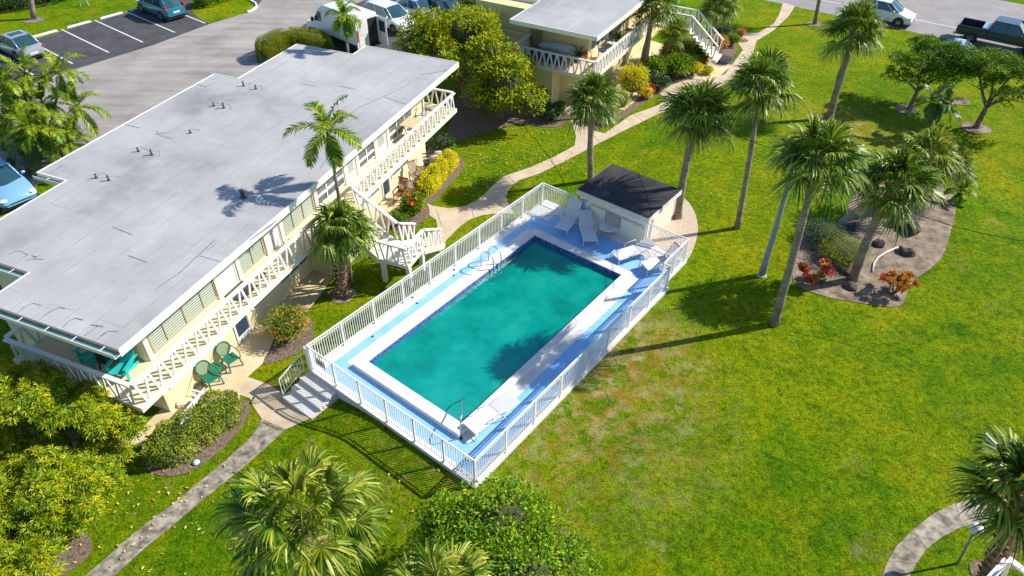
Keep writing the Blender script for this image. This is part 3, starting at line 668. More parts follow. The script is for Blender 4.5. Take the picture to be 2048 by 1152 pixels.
# loungers
def make_lounger(label, loc, rz, back=35, slats=False, name='sun_lounger'):
    t = thing(name, label, 'sun lounger', loc, rz, 'sun loungers on the pool deck')
    b = MB(); hw = .31; L0, L1 = 0, 1.18; bl = .78; ba = math.radians(back); zs = .34
    hx, hz = L1 + bl * math.cos(ba), zs + bl * math.sin(ba)
    for s_ in (-1, 1):
        y = s_ * hw
        b.tube([(0, y, 0), (.0, y, zs - .05), (.06, y, zs), (L1, y, zs), (L1 + .3, y, zs)], .016, 6)
        b.tube([(L1 - .02, y, zs), (hx, y, hz)], .016, 6)
        b.tube([(L1 + .02, y, zs), (L1 + .18, y, 0), (L1 + .22, y, 0)], .016, 6)
        b.tube([(L1 + .3, y, zs), (L1 + .5, y, 0)], .014, 6)
        b.tube([(.72, y * 1.12, zs), (.74, y * 1.12, zs + .22), (L1 + .1, y * 1.12, zs + .24), (L1 + .18, y * 1.05, zs + .05)], .014, 6)
    for x, z in ((0, 0.02), (0.03, zs - .01), (L1, zs), (hx, hz), (L1 + .2, .02)): b.tube([(x, -hw, z), (x, hw, z)], .014, 6)
    b.build('frame', M['white'], t, True)
    b = MB(); n = 16
    for k in range(n):
        x0, x1 = .03 + (L1 - .05) * k / n, .03 + (L1 - .05) * (k + (.94)) / n; b.box(x0, x1, -hw, hw, zs + .004, zs + .016)
    b.build('seat', M['sling'], t)
    b = MB(); d = np.array([math.cos(ba), 0, math.sin(ba)]); o = np.array([L1, 0, zs]); nn_ = np.array([-d[2], 0, d[0]]); n = 11
    for k in range(n):
        a_, c_ = o + d * bl * (k + .05) / n + nn_ * .012, o + d * bl * (k + (.62 if slats else .95)) / n + nn_ * .012
        b.mi = 1 if (slats and k == n - 1) else 0
        b.bar(a_, c_, 2 * hw, .012, up=nn_)
    b.build('backrest', [M['sling'], M['navy']], t)
    return t
def lounger_px(label, foot, head, back, slats=False):
    a, h = at(*foot, DZ + .002), at(*head, DZ + .9 * math.sin(math.radians(back)) + .3)
    rz = math.atan2(h[1] - a[1], h[0] - a[0]); return make_lounger(label, a, rz, back, slats)
lounger_px('white sun lounger nearest the pool rules sign', (1121, 471), (1143, 408), 58)
lounger_px('white sun lounger right of the sign in front of the hut vent', (1180, 495), (1176, 443), 28)
lounger_px('white sun lounger with round arm loops at the right hut corner', (1228, 526), (1290, 488), 12)
lounger_px('white sun lounger with raised striped back and navy headband by the fence', (1285, 545), (1325, 497), 55, True)
lounger_px('white sun lounger at the near right corner beside the steel handrail', (938, 872), (1000, 812), 6)
tb = thing('side_table', 'small square white table in front of the hut wall', 'table', at(1213, 470, DZ), FP.rz + .1)
b = MB(); b.prism([(.30 * math.cos(a) + .06 * math.copysign(1, math.cos(a)), .30 * math.sin(a) + .06 * math.copysign(1, math.sin(a))) for a in np.linspace(0, 2 * math.pi, 17)[:-1] + .19], .42, .45); b.build('tabletop', M['white'], tb, bevel=.01)
for s_ in ((.2, .2), (-.2, -.2), (.2, -.2), (-.2, .2)):
    b = MB(); b.bar((s_[0], s_[1], 0), (-s_[0] * .2, -s_[1] * .2, .42), .03, .02); b.build('leg', M['wood'], tb)

# ------------------------------------------------------------------ apartment blocks
def rail_run(parent, frame, p0, p1, z0, z1, name='balcony_railing', sp=.27, shift=.5):
    """white rail with V-set flat slats; p0, p1 are (x, y) or (x, y, dz) for a sloping run"""
    a = np.array([*p0[:2], p0[2] if len(p0) > 2 else 0.], float); c = np.array([*p1[:2], p1[2] if len(p1) > 2 else 0.], float)
    L = np.linalg.norm((c - a)[:2]); d = (c - a) / L; fl = norm(np.array([d[0], d[1], 0]))
    side = np.array([-fl[1], fl[0], 0])
    b = MB(frame); b.bar(a + [0, 0, z1 - .035], c + [0, 0, z1 - .035], .15, .07, up=np.cross(side, norm(c - a)) * 1.0)
    r = b.build(name, M['white'], parent)
    b = MB(frame); n = max(1, int(round(L / sp))); q = L / n
    for k in range(n):
        m = a + d * (k + shift) * q; lean = (.085 if k % 2 else -.085)
        lo = m - fl * lean; hi = m + fl * lean
        lo = np.array([lo[0], lo[1], z0 + m[2]]); hi = np.array([hi[0], hi[1], z1 - .07 + m[2]])
        b.bar(lo, hi, .035, .085, up=fl)
    b.build('slats', M['white'], r)
    return r
def window(parent, frame, x, bounds, z0, z1, glass, split=None, fm=None, axis=0):
    fm = fm or M['bronze']
    b = MB(frame); y0, y1 = bounds[0], bounds[-1]; t = .03
    def bx(mb, ya, yb, za, zb, d):
        if axis == 0: mb.box(x - .02, x + d, ya, yb, za, zb)
        else: mb.box(ya, yb, x - d, x + .02, za, zb)
    bx(b, y0, y1, z0, z0 + .06, .05); bx(b, y0, y1, z1 - .05, z1, .05)
    for y in bounds: bx(b, y - t, y + t, z0 + .061, z1 - .051, .045)
    if split: bx(b, y0 + .031, y1 - .031, split - .05, split + .05, .055)
    f = b.build('window', fm, parent)
    for ya, yb in zip(bounds[:-1], bounds[1:]):
        g = MB(frame)
        if split:
            bx(g, ya + t, yb - t, z0 + .06, split - .05, .012); bx(g, ya + t, yb - t, split + .05, z1 - .05, .012)
        else: bx(g, ya + t, yb - t, z0 + .06, z1 - .05, .012)
        g.build('pane', glass, f)
    return f
def door(parent, frame, x, y0, y1, z0, z1, gz0, gz1, glass, gm=.17, fm=None):
    fm = fm or M['white']; b = MB(frame)
    b.box(x - .02, x + .05, y0, y0 + .06, z0, z1); b.box(x - .02, x + .05, y1 - .06, y1, z0, z1); b.box(x - .02, x + .05, y0 + .061, y1 - .061, z1 - .06, z1)
    b.box(x - .02, x + .03, y0 + .061, y1 - .061, z0, z1 - .061)
    d = b.build('door', fm, parent)
    g = MB(frame); g.box(x, x + .036, y0 + gm, y1 - gm, gz0, gz1); g.build('door_pane', glass, d)
    g = MB(frame); g.box(x + .031, x + .07, y0 + .09, y0 + .13, z0 + .95, z0 + 1.0); g.build('handle', M['steel'], d)
b1 = thing('apartment_building', 'long cream apartment block with pale grey flat roof and white balcony beside the pool', 'building', FB.w((-20.5, 19.9, 0))[0], FB.rz)
RZ = 5.0
RO = [(-15.34, 8.9), (-15.34, 31.08), (-20.78, 31.12), (-20.78, 29.86), (-24.22, 29.86), (-24.22, 25.1), (-25.6, 25.1), (-25.6, 15.03), (-24.1, 15.03), (-24.1, 10.46), (-20.64, 10.46), (-20.64, 8.9)]
def inset(P, d):
    P = np.array(P, float); n = len(P); ar = .5 * sum(P[i][0] * P[(i + 1) % n][1] - P[(i + 1) % n][0] * P[i][1] for i in range(n)); sg_ = 1 if ar > 0 else -1
    out = []
    for i in range(n):
        a, b_, c = P[i - 1], P[i], P[(i + 1) % n]; e1, e2 = norm(b_ - a), norm(c - b_)
        n1, n2 = np.array([-e1[1], e1[0]]) * sg_, np.array([-e2[1], e2[0]]) * sg_
        out.append(b_ + (n1 + n2) / (1 + n1 @ n2) * d)
    return np.array(out)
def roof_fan(b, poly, z0, z1): b.prism(poly, z0, z1)
b = MB(FB); roof_fan(b, inset(RO, .03), RZ - .05, RZ); b.build('roof', M['roof'], b1)
b = MB(FB)
RI = inset(RO, .045)
for i in range(len(RO)):
    k = (i + 1) % len(RO); A_, B_, Ai, Bi = RO[i], RO[k], RI[i], RI[k]
    if i in (11, 9): continue
    v = [(*A_, RZ - .24), (*B_, RZ - .24), (*Bi, RZ - .24), (*Ai, RZ - .24), (*A_, RZ + .02), (*B_, RZ + .02), (*Bi, RZ + .02), (*Ai, RZ + .02)]
    b.raw(v, [(3, 2, 1, 0), (4, 5, 6, 7), (0, 1, 5, 4), (1, 2, 6, 5), (2, 3, 7, 6), (3, 0, 4, 7)])
b.build('fascia', M['fascia'], b1)
b = MB(FB); b.prism(inset(RO, .05), RZ - .23, RZ - .055); b.build('soffit', M['cream'], b1)
def gutter(frame, x0, x1, y, parent, z=RZ):
    g = MB(frame); g.box(x0, x1, y - .21, y - .002, z - .17, z - .15); g.box(x0, x1, y - .228, y - .211, z - .17, z - .03)
    o = g.build('gutter', M['fascia'], parent)
    g = MB(frame); g.box(x0 + .01, x1 - .01, y - .209, y - .003, z - .149, z - .13); g.build('gutter_lining', M['gutter'], o)
    g = MB(frame); n = int((x1 - x0) / 1.0)
    for k in range(n): q = x0 + (k + .5) * (x1 - x0) / n; g.box(q - .015, q + .015, y - .212, y, z - .04, z - .03)
    g.build('strap', M['white'], o)
gutter(FB, -20.64, -15.34, 8.93, b1); gutter(FB, -24.1, -20.7, 10.47, b1); gutter(FB, -25.6, -24.15, 15.06, b1)
# tar seams and wrinkles that show dark on the membrane
def wr(frame, pts, parent, wd=.035, z=RZ):
    g = MB(frame)
    P = [frame.px(x, y, z) for x, y in pts]
    for a_, c_ in zip(P[:-1], P[1:]): g.bar((a_[0], a_[1], z + .004), (c_[0], c_[1], z + .004), wd * random.uniform(.5, 1.3), .008)
    g.build('tar_seam', M['seam'], parent)
z5 = lambda x, y: (x / 7.2, 600 + y / 7.2)
for pts in ([z5(245, 190), z5(340, 110), z5(480, 45)], [z5(480, 45), z5(600, 85)], [z5(570, 290), z5(650, 210), z5(770, 145), z5(860, 108), z5(945, 130)], [z5(905, 395), z5(1000, 300), z5(1090, 262), z5(1190, 290)], [z5(1220, 515), z5(1290, 460), z5(1420, 370)], [z5(1310, 360), z5(1490, 385)], [z5(1405, 575), z5(1450, 520), z5(1560, 450), z5(1690, 455)], [(18, 509), (30, 503), (42, 502), (56, 510)], [(64, 511), (73, 515), (82, 510)], [(55, 522), (63, 518), (87, 519)], [(225, 454), (265, 470)], [(256, 511), (295, 525)], [(400, 512), (446, 525)], [(416, 499), (432, 488)], [(310, 580), (360, 545), (430, 480)], [(393, 168), (410, 174), (428, 166)], [(250, 249), (280, 256)], [(310, 268), (345, 278)], [(455, 202), (465, 200)], [(648, 266), (720, 214), (775, 190), (820, 168)], [(770, 195), (810, 208)], [(640, 338), (668, 300), (690, 300)], [(555, 440), (500, 480)], [(100, 345), (130, 330)], [(840, 150), (900, 140)], [(603, 167), (634, 173)], [(680, 172), (712, 179)], [(340, 265), (318, 268), (312, 262)], [(0, 690), (0, 690.5)]):
    if len(pts) > 1 and pts[0][0] != pts[1][0]: wr(FB, pts, b1)
# pipes through the roof
for (x, y, r, h) in ((487.5, 172, .05, .32), (512, 178, .05, .28), (428, 212, .05, .22), (448, 216, .055, .34), (381, 266, .05, .18), (277, 303, .05, .24), (304, 310, .055, .32), (193, 356, .05, .24), (218, 361, .05, .28), (487, 395, .11, .42)):
    p = FB.px(x, y, RZ); g = MB(FB); r_ = r * .75; h = h * .75; g.lathe([(r_ * 1.7, 0), (r_ * 1.5, .03), (r_, .05), (r_, h), (r_ * .6, h)], (p[0], p[1], RZ), 12); o = g.build('vent_pipe', M['darkmetal'], b1, True)
    if r < .1:
        g = MB(FB); a = np.linspace(0, 2 * math.pi, 14); rr = .33 + .05 * np.sin(a * 3 + x)
        g.tube([(p[0] + q * math.cos(w_), p[1] + q * math.sin(w_), RZ + .001) for q, w_ in zip(rr[:10], a[:10])], np.linspace(.012, .004, 10), 4)
        g.build('flashing', M['seam'], o)
p = FB.px(683, 243, RZ); g = MB(FB); g.lathe([(.09, 0), (.09, .25), (.15, .3), (.15, .48), (.05, .5)], (p[0], p[1], RZ), 14); g.build('vent_cowl', M['clay'], b1, True)
# walls
WF = -16.8
b = MB(FB)
LOW = [(WF, 10.45), (WF, 29.6), (-20.2, 29.6), (-20.2, 29.2), (-23.6, 29.2), (-23.6, 24.5), (-25.0, 24.5), (-25.0, 15.6), (-23.5, 15.6), (-23.5, 10.45)]
b.prism(LOW, 0, 2.3); b.box(WF + .001, -15.6, 19.02, 21.3, 0, 2.298); b.build('lower_wall', M['cream'], b1)
UP = [(WF, 10.45), (WF, 29.6), (-20.2, 29.6), (-20.2, 29.2), (-23.6, 29.2), (-23.6, 24.5), (-25.0, 24.5), (-25.0, 15.6), (-23.5, 15.6), (-23.5, 10.9), (-20.2, 10.9), (-20.2, 10.45)]
b = MB(FB); b.prism(UP, 2.5, RZ - .231); b.build('upper_wall', M['cream'], b1)
for y in (10.6, 13.93, 15.08, 16.72, 17.67, 20.02, 22.28, 23.25, 24.83, 25.98): b = MB(FB); b.box(WF + .001, WF + .09, y - .09, y + .09, 2.501, RZ - .232); b.build('pilaster', M['slabedge'], b1)
b = MB(FB); b.box(WF - .06, WF + .06, 29.605, 29.72, 2.501, RZ - .232); b.build('post', M['slabedge'], b1)
SL = [(-15.52, 8.85), (-15.52, 31.0), (-20.7, 31.0), (-20.7, 29.6), (WF, 29.599), (WF, 10.451), (-20.199, 10.451), (-20.199, 10.9), (-20.9, 10.9), (-20.9, 8.85)]
b = MB(FB); b.prism(SL, 2.3, 2.5); b.build('balcony_slab', M['slabedge'], b1)
b = MB(FB); b.prism(inset(SL, .06), 2.5, 2.504); b.build('balcony_floor', M['slab'], b1)
RT = 3.42
rail_run(b1, FB, (-15.6, 8.95), (-15.6, 19.5), 2.5, RT); rail_run(b1, FB, (-15.6, 20.95), (-15.6, 30.9), 2.5, RT)
rail_run(b1, FB, (-15.68, 8.93), (-20.8, 8.93), 2.5, RT); rail_run(b1, FB, (-20.85, 9.0), (-20.85, 10.85), 2.5, RT)
rail_run(b1, FB, (-15.68, 30.93), (-20.6, 30.93), 2.5, RT)
GB, GG, GD = M['blind'], M['glassgrey'], M['glass']
window(b1, FB, WF, [10.80, 11.42, 12.31, 13.16, 13.82], 2.60, 4.2, GB)
door(b1, FB, WF, 14.05, 14.95, 2.505, 4.55, 3.45, 4.25, GB); 
window(b1, FB, WF, [15.22, 15.88, 16.55], 2.60, 4.2, GB)
door(b1, FB, WF, 16.85, 17.58, 2.505, 4.55, 3.4, 4.3, M['white'])
window(b1, FB, WF, [17.80, 18.45, 19.15, 19.85], 2.60, 4.2, GB)
window(b1, FB, WF, [20.15, 20.85, 21.5, 22.15], 2.60, 4.2, GG, 3.05, M['white'])
door(b1, FB, WF, 22.38, 23.15, 2.505, 4.55, 2.85, 4.25, GB)
window(b1, FB, WF, [23.42, 24.1, 24.74], 2.60, 4.2, GG, 2.98, M['white'])
door(b1, FB, WF, 24.95, 25.85, 2.505, 4.55, 2.85, 4.25, GB)
window(b1, FB, WF, [26.15, 26.9, 27.65, 28.4], 2.60, 4.2, GG, 3.0, M['white'])
window(b1, FB, WF, [10.75, 11.44, 12.2, 13.0, 13.85], .90, 2.0, GG, None, M['white'])
door(b1, FB, WF, 14.05, 14.88, .02, 2.1, .32, 1.9, GD, .10)
window(b1, FB, WF, [15.15, 15.8, 16.45], .85, 2.0, GD, None, M['white'])
window(b1, FB, WF, [16.9, 17.55, 18.2, 18.85], .78, 2.0, GD, None, M['white'])
window(b1, FB, WF, [23.0, 23.9, 24.75], .72, 2.0, GG, None, M['white'])
door(b1, FB, WF, 25.02, 25.75, .02, 2.1, .2, 1.9, GD, .10)
window(b1, FB, WF, [26.0, 26.8, 27.7], .72, 2.0, GG, None, M['white'])
# outside stair
SA0, SA1 = 19.55, 20.9
b = MB(FB)
for k in range(7):
    z = 2.5 - (k + 1) * .1786; x = -15.5 + k * .265; b.box(x, x + .262, SA0, SA1, z - .12, z)
for y in (SA0 - .04, SA1): b.bar((-15.5, y + .02, 2.30), (-13.62, y + .02, 1.05), .06, .26)
b.box(-13.66, -12.28, 19.48, 20.93, 1.08, 1.25)
for k in range(7):
    z = 1.25 - (k + 1) * .1786; y = 20.94 + k * .265; b.box(-13.5, -12.3, y, y + .262, z - .12, z)
for x in (-13.53, -12.33): b.bar((x + .02, 20.93, 1.02), (x + .02, 22.75, .05), .06, .26)
b.build('staircase', M['slabedge'], b1)
for x, y in ((-13.55, 19.6), (-12.42, 19.7), (-12.42, 20.85)):
    b = MB(FB); b.box(x - .09, x + .09, y - .09, y + .09, 0, 1.08); b.build('column', M['slabedge'], b1)
rail_run(b1, FB, (-15.52, 19.5, 0), (-13.62, 19.5, -1.25), 2.45, RT, 'stair_railing')
rail_run(b1, FB, (-15.52, 20.95, 0), (-13.55, 20.95, -1.25), 2.45, RT, 'stair_railing')
rail_run(b1, FB, (-13.6, 19.5), (-12.3, 19.5), 1.25, 2.17, 'stair_railing', .24); rail_run(b1, FB, (-12.3, 19.58), (-12.3, 20.9), 1.25, 2.17, 'stair_railing', .24)
rail_run(b1, FB, (-13.5, 20.98, 0), (-13.5, 22.3, -.85), 1.2, 2.15, 'stair_railing', .22); rail_run(b1, FB, (-12.3, 20.98, 0), (-12.3, 22.5, -.95), 1.2, 2.15, 'stair_railing', .22)

# second block, top centre
o2 = at(1195, 75, 5.0); Y2 = math.radians(61.5); F2 = Frame(o2[0], o2[1], Y2 - math.pi / 2)
b2 = thing('apartment_building', 'cream apartment block with a white surfboard on its corner balcony behind the bushy tree', 'building', F2.w((-4, 8, 0))[0], F2.rz)
R2 = [(-5.48, 0), (0, 0), (0, 17), (-9.5, 17), (-9.5, 3.7), (-5.48, 3.7)]
b = MB(F2); b.prism(inset(R2, .04), RZ - .05, RZ); b.build('roof', M['roof'], b2)
b = MB(F2); RI = inset(R2, .045)
for i in range(len(R2)):
    k = (i + 1) % len(R2); A_, B_, Ai, Bi = R2[i], R2[k], RI[i], RI[k]
    v = [(*A_, RZ - .22), (*B_, RZ - .22), (*Bi, RZ - .22), (*Ai, RZ - .22), (*A_, RZ + .02), (*B_, RZ + .02), (*Bi, RZ + .02), (*Ai, RZ + .02)]
    b.raw(v, [(3, 2, 1, 0), (4, 5, 6, 7), (0, 1, 5, 4), (1, 2, 6, 5), (2, 3, 7, 6), (3, 0, 4, 7)])
b.build('fascia', M['fascia'], b2)
b = MB(F2); b.prism(inset(R2, .05), RZ - .21, RZ - .055); b.build('soffit', M['yellow'], b2)
b = MB(F2); b.prism([(-9.3, 2.6), (-1.55, 2.6), (-1.55, 16.8), (-9.3, 16.8)], 2.5, RZ - .211); b.build('upper_wall', M['yellow'], b2)
b = MB(F2); b.prism([(-9.3, 2.6), (-5.4, 2.6), (-5.4, .55), (-2.85, .55), (-2.85, 1.7), (-1.55, 1.7), (-1.55, 16.8), (-9.3, 16.8)], 0, 2.3); b.build('lower_wall', M['yellow'], b2)
S2 = [(-5.45, .42), (-.15, .42), (-.15, 13), (-1.55, 13), (-1.55, 2.6), (-5.45, 2.6)]
b = MB(F2); b.prism(S2, 2.3, 2.5); b.build('balcony_slab', M['slabedge'], b2)
b = MB(F2); b.prism(inset(S2, .05), 2.5, 2.504); b.build('balcony_floor', M['patio'], b2)
for y in (.48, 6, 10): b = MB(F2); b.box(-.35, -.2, y, y + .15, 0, 2.3); b.build('column', M['cream'], b2)
rail_run(b2, F2, (-5.4, .48), (-.22, .48), 2.5, RT, sp=.24); rail_run(b2, F2, (-.22, .55), (-.22, 10.55), 2.5, RT, sp=.24)
rail_run(b2, F2, (-5.4, .55), (-5.4, 2.5), 2.5, RT)
window(b2, F2, -1.55, [2.9, 3.6, 4.3, 5.0], 2.9, 4.3, GG, None, M['white']); window(b2, F2, -1.55, [6.8, 7.6, 8.4], 2.9, 4.3, GG, None, M['white']); door(b2, F2, -1.55, 5.5, 6.4, 2.51, 4.6, 2.9, 4.4, GD)
for y in (5.25, 8.9): 
    b = MB(F2); b.box(-1.54, -1.42, y - .1, y + .1, 2.51, RZ - .212); b.build('pilaster', M['cream'], b2)
door(b2, F2, -1.55, 3.0, 3.9, .02, 2.1, .3, 1.9, M['board']); window(b2, F2, -1.55, [6.5, 7.3, 8.1], .9, 2.0, GG, None, M['white'])
# its low garden wall to the left and the side stair to the right
b = MB(F2); b.box(-9.2, -5.46, 2.3, 2.48, 2.31, 3.4); b.build('side_parapet', M['cream'], b2)
b = MB(F2); b.box(-.14, 2.2, 10.6, 11.9, 2.3, 2.48)
for k in range(8): b.box(2.2 + k * .26, 2.46 + k * .26, 10.6, 11.9, 2.3 - (k + 1) * .2 - .02, 2.3 - k * .2 - .03)
b.build('staircase', M['slabedge'], b2)
rail_run(b2, F2, (-.1, 10.6), (2.2, 10.6), 2.48, RT, 'stair_railing', .25); rail_run(b2, F2, (-.1, 11.9), (2.2, 11.9), 2.48, RT, 'stair_railing', .25)
rail_run(b2, F2, (2.2, 10.6, 0), (4.2, 10.6, -1.6), 2.45, RT, 'stair_railing', .25); rail_run(b2, F2, (2.2, 11.9, 0), (4.2, 11.9, -1.6), 2.45, RT, 'stair_railing', .25)
sheet('entrance_patio', None, M['patio'], .030, pts=F2.w([(-1.5, 2.4, 0), (1.2, 2.4, 0), (1.6, 9, 0), (4.6, 9, 0), (5.0, 12.5, 0), (-1.5, 14, 0)]))

# corner of a third block, bottom right
c3 = at(2016, 1110, 3.4); a3 = at(1986, 1152, 3.4); d3 = at(2048, 1134, 3.4)
r3 = math.atan2(d3[1] - c3[1], d3[0] - c3[0]); F3 = Frame(c3[0], c3[1], r3)
b3 = thing('apartment_building', 'cream balcony corner with white railing at the bottom right edge', 'building', F3.w((2, -2, 0))[0], F3.rz)
b = MB(F3); b.box(.02, 7, -6, -.02, 2.3, 2.5); b.build('balcony_slab', M['slab'], b3)
b = MB(F3); b.box(1.5, 7, -6, -1.5, 0, 2.3); b.build('lower_wall', M['cream'], b3)
b = MB(F3); b.box(1.5, 7, -6, -1.5, 2.501, 4.6); b.build('upper_wall', M['cream'], b3)
rail_run(b3, F3, (0.05, -.08), (6, -.08), 2.5, RT); rail_run(b3, F3, (.05, -.16), (.05, -5), 2.5, RT)

# ------------------------------------------------------------------ vehicles
def car(label, cat, loc, rz, L=4.6, W=1.8, H=1.5, col='p_white', kind='suv', sun=False, name='parked_car', grp='parked cars'):
    t = thing(name, label, cat, loc, rz, grp); hw = W / 2; P = M[col]; g = .20
    # x forwards; the car's middle at 0
    if kind == 'suv': hood, belt, cowl, wtop, rtop, rbase = .98, 1.02, L / 2 - 1.05, L / 2 - 1.85, -L / 2 + .55, -L / 2 + .12
    elif kind == 'sedan': hood, belt, cowl, wtop, rtop, rbase = .88, .92, L / 2 - 1.2, L / 2 - 1.95, -L / 2 + 1.25, -L / 2 + .55
    else: hood, belt, cowl, wtop, rtop, rbase = .85, .90, L / 2 - 1.15, L / 2 - 1.95, -L / 2 + 1.2, -L / 2 + .38
    xs = np.array([-L / 2, -L / 2 + .06, -L / 2 + .35, rbase + .5, 0, cowl, L / 2 - .6, L / 2 - .18, L / 2])
    top = np.interp(xs, [-L / 2, -L / 2 + .06, -L / 2 + .35, 0, cowl, L / 2 - .6, L / 2 - .18, L / 2], [belt - .30, belt - .06, belt, belt, belt - .01, hood - .10, hood - .22, hood - .42])
    wd = np.interp(xs, [-L / 2, -L / 2 + .35, 0, L / 2 - .6, L / 2 - .18, L / 2], [.80, .97, 1, .98, .90, .72]) * hw
    bot = np.interp(xs, [-L / 2, -L / 2 + .3, L / 2 - .3, L / 2], [.36, .22, .22, .32])
    V = []; ring_n = 10
    for x, z, w_, bz in zip(xs, top, wd, bot):
        prof = [(-w_ * .9, bz), (-w_, bz + .14), (-w_, (bz + z) / 2 + .05), (-w_ * .955, z - .07), (-w_ * .82, z), (w_ * .82, z), (w_ * .955, z - .07), (w_, (bz + z) / 2 + .05), (w_, bz + .14), (w_ * .9, bz)]
        V += [(x, y, q) for y, q in prof]
    F = []
    for i in range(len(xs) - 1):
        for j_ in range(ring_n): k = (j_ + 1) % ring_n; F.append((i * ring_n + j_, (i + 1) * ring_n + j_, (i + 1) * ring_n + k, i * ring_n + k))
    F.append(tuple(range(ring_n))); F.append(tuple((len(xs) - 1) * ring_n + q for q in range(ring_n - 1, -1, -1)))
    b = MB(); b.raw(V, F); body = b.build('body', P, t, True, bevel=0)
    body.data.polygons.foreach_set('use_smooth', [len(p.vertices) == 4 for p in body.data.polygons])
    e = body.modifiers.new('edges', 'EDGE_SPLIT'); e.split_angle = math.radians(38)
    # cabin
    rw, bw = hw * .72, hw * .90; zb = belt - .03; zt = H
    lo = [(cowl, bw * .93), (cowl - .45, bw), (rbase + .35, bw), (rbase, bw * .86)]
    hi = [(wtop, rw * .92), (wtop - .3, rw), (rtop + .25, rw), (rtop, rw * .92)]
    def P3(q, s_, z): return np.array([q[0], q[1] * s_, z])
    b = MB()
    b.raw([P3(hi[0], -1, zt - .03), P3(hi[1], -1, zt), P3(hi[2], -1, zt), P3(hi[3], -1, zt - .04), P3(hi[3], 1, zt - .04), P3(hi[2], 1, zt), P3(hi[1], 1, zt), P3(hi[0], 1, zt - .03),
           (wtop - .3, 0, zt + .03), (rtop + .25, 0, zt + .03), (wtop, 0, zt + .0), (rtop, 0, zt - .01)],
          [(0, 10, 8, 1), (1, 8, 9, 2), (2, 9, 11, 3), (10, 7, 6, 8), (8, 6, 5, 9), (9, 5, 4, 11)])
    for s_ in (-1, 1):   # pillars
        for q in range(4): b.bar(P3(lo[q], s_, zb), P3(hi[q], s_, zt - .02), .07 if q in (0, 3) else .05, .05, up=(0, s_, 0))
        b.bar(P3(hi[0], s_, zt - .03), P3(hi[3], s_, zt - .03), .07, .05)
        m_lo, m_hi = (cowl + rbase) / 2 - .05, (wtop + rtop) / 2 - .1; b.bar((m_lo, s_ * bw, zb), (m_hi, s_ * rw, zt - .02), .06, .05, up=(0, s_, 0))
    b.build('roof_panel', P, t, True)
    for s_ in (-1, 1):
        b = MB(); V = [P3(q, s_, zb) for q in lo] + [P3(q, s_, zt - .035) for q in hi]
        b.raw(V, [(q, q + 1, q + 5, q + 4) for q in range(3)]); b.build('side_window', M['carglass'], t)
    b = MB(); b.raw([P3(lo[0], -1, zb), P3(lo[0], 1, zb), P3(hi[0], 1, zt - .035), P3(hi[0], -1, zt - .035), (cowl + .12, 0, zb), (wtop + .05, 0, zt - .02)], [(0, 4, 5, 3), (4, 1, 2, 5)]); b.build('windshield', M['carglass'], t)
    b = MB(); b.raw([P3(lo[3], -1, zb), P3(lo[3], 1, zb), P3(hi[3], 1, zt - .04), P3(hi[3], -1, zt - .04), (rbase - .05, 0, zb), (rtop - .03, 0, zt - .02)], [(0, 4, 5, 3), (4, 1, 2, 5)]); b.build('rear_window', M['carglass'], t)
    if sun: b = MB(); b.box(wtop - .95, wtop - .35, -rw * .62, rw * .62, zt + .012, zt + .04); b.build('sunroof', M['carglass'], t)
    wheels(t, L, hw, [(L / 2 - .88), (-L / 2 + .85)])
    for s_ in (-1, 1):
        b = MB(); b.ball((L / 2 - .22, s_ * hw * .70, hood - .27), 1, 10, 6, (.20, .20, .07)); b.build('headlight', M['lampwhite'], t, True)
        b = MB(); hh = .26 if kind == 'suv' else .07; b.box(-L / 2 + .005, -L / 2 + .16, s_ * hw * .84 - .09, s_ * hw * .84 + .09, belt - .20, belt - .12 + hh, .8); b.build('taillight', M['lampred'], t, bevel=.02)
        b = MB(); b.ball((cowl - .35, s_ * (hw + .06), belt + .05), 1, 8, 6, (.07, .12, .08)); b.build('mirror', P, t, True)
        b = MB(); b.bar((-.2, s_ * hw * 1.0, belt - .15), (-.05, s_ * hw * 1.0, belt - .15), .03, .03); b.bar((.75, s_ * hw * 1.0, belt - .16), (.9, s_ * hw * 1.0, belt - .16), .03, .03); b.build('door_handle', M['steel'], t)
    b = MB(); b.box(L / 2 - .10, L / 2 + .008, -hw * .5, hw * .5, .42, hood - .42); b.build('grille', M['black'], t)
    b = MB(); b.box(-L / 2 - .012, -L / 2 + .02, -.26, .26, belt - .45, belt - .33); b.build('number_plate', M['white'], t)
    b = MB(); b.box(-L / 2 + .02, L / 2 - .05, -hw * .96, hw * .96, .18, .26); b.build('sill', M['black'], t)
    return t
def wheels(t, L, hw, xs, r=.33, wd=.22):
    for x in xs:
        for s_ in (-1, 1):
            def cyl(prof): 
                b = MB(); k = len(b.V); b.lathe(prof, (0, 0, 0), 22); v = b.V[0]; y = v[:, 2] * s_
                b.V[0] = np.stack([x + v[:, 0], s_ * (hw - wd + .03) + y, r + v[:, 1]], 1); return b
            tw = cyl([(r * .55, 0), (r, .01), (r, wd - .02), (r * .9, wd), (r * .64, wd)]).build('wheel', M['tyre'], t, True)
            cyl([(r * .62, .02), (r * .62, wd + .004), (r * .5, wd - .03), (r * .12, wd - .02)]).build('rim', M['rim'], tw, True)
            b = MB(); 
            for k in range(5): a = k * 1.2566; b.bar((x, s_ * (hw + .035), r), (x + math.cos(a) * r * .58, s_ * (hw + .035), r + math.sin(a) * r * .58), .06, .02, up=(0, 1, 0))
            b.build('spokes', M['rim'], tw)
            a = np.linspace(-.25, math.pi + .25, 14)
            b = MB(); b.prism([(math.cos(q) * (r + .07), math.sin(q) * (r + .07)) for q in a], 0, .012)
            v = b.V[0]; b.V[0] = np.stack([x + v[:, 0], s_ * (hw + .001 + v[:, 2]), r + v[:, 1]], 1)
            b.build('wheel_arch', M['black'], t)
hd = lambda a, c: math.atan2(c[1] - a[1], c[0] - a[0])
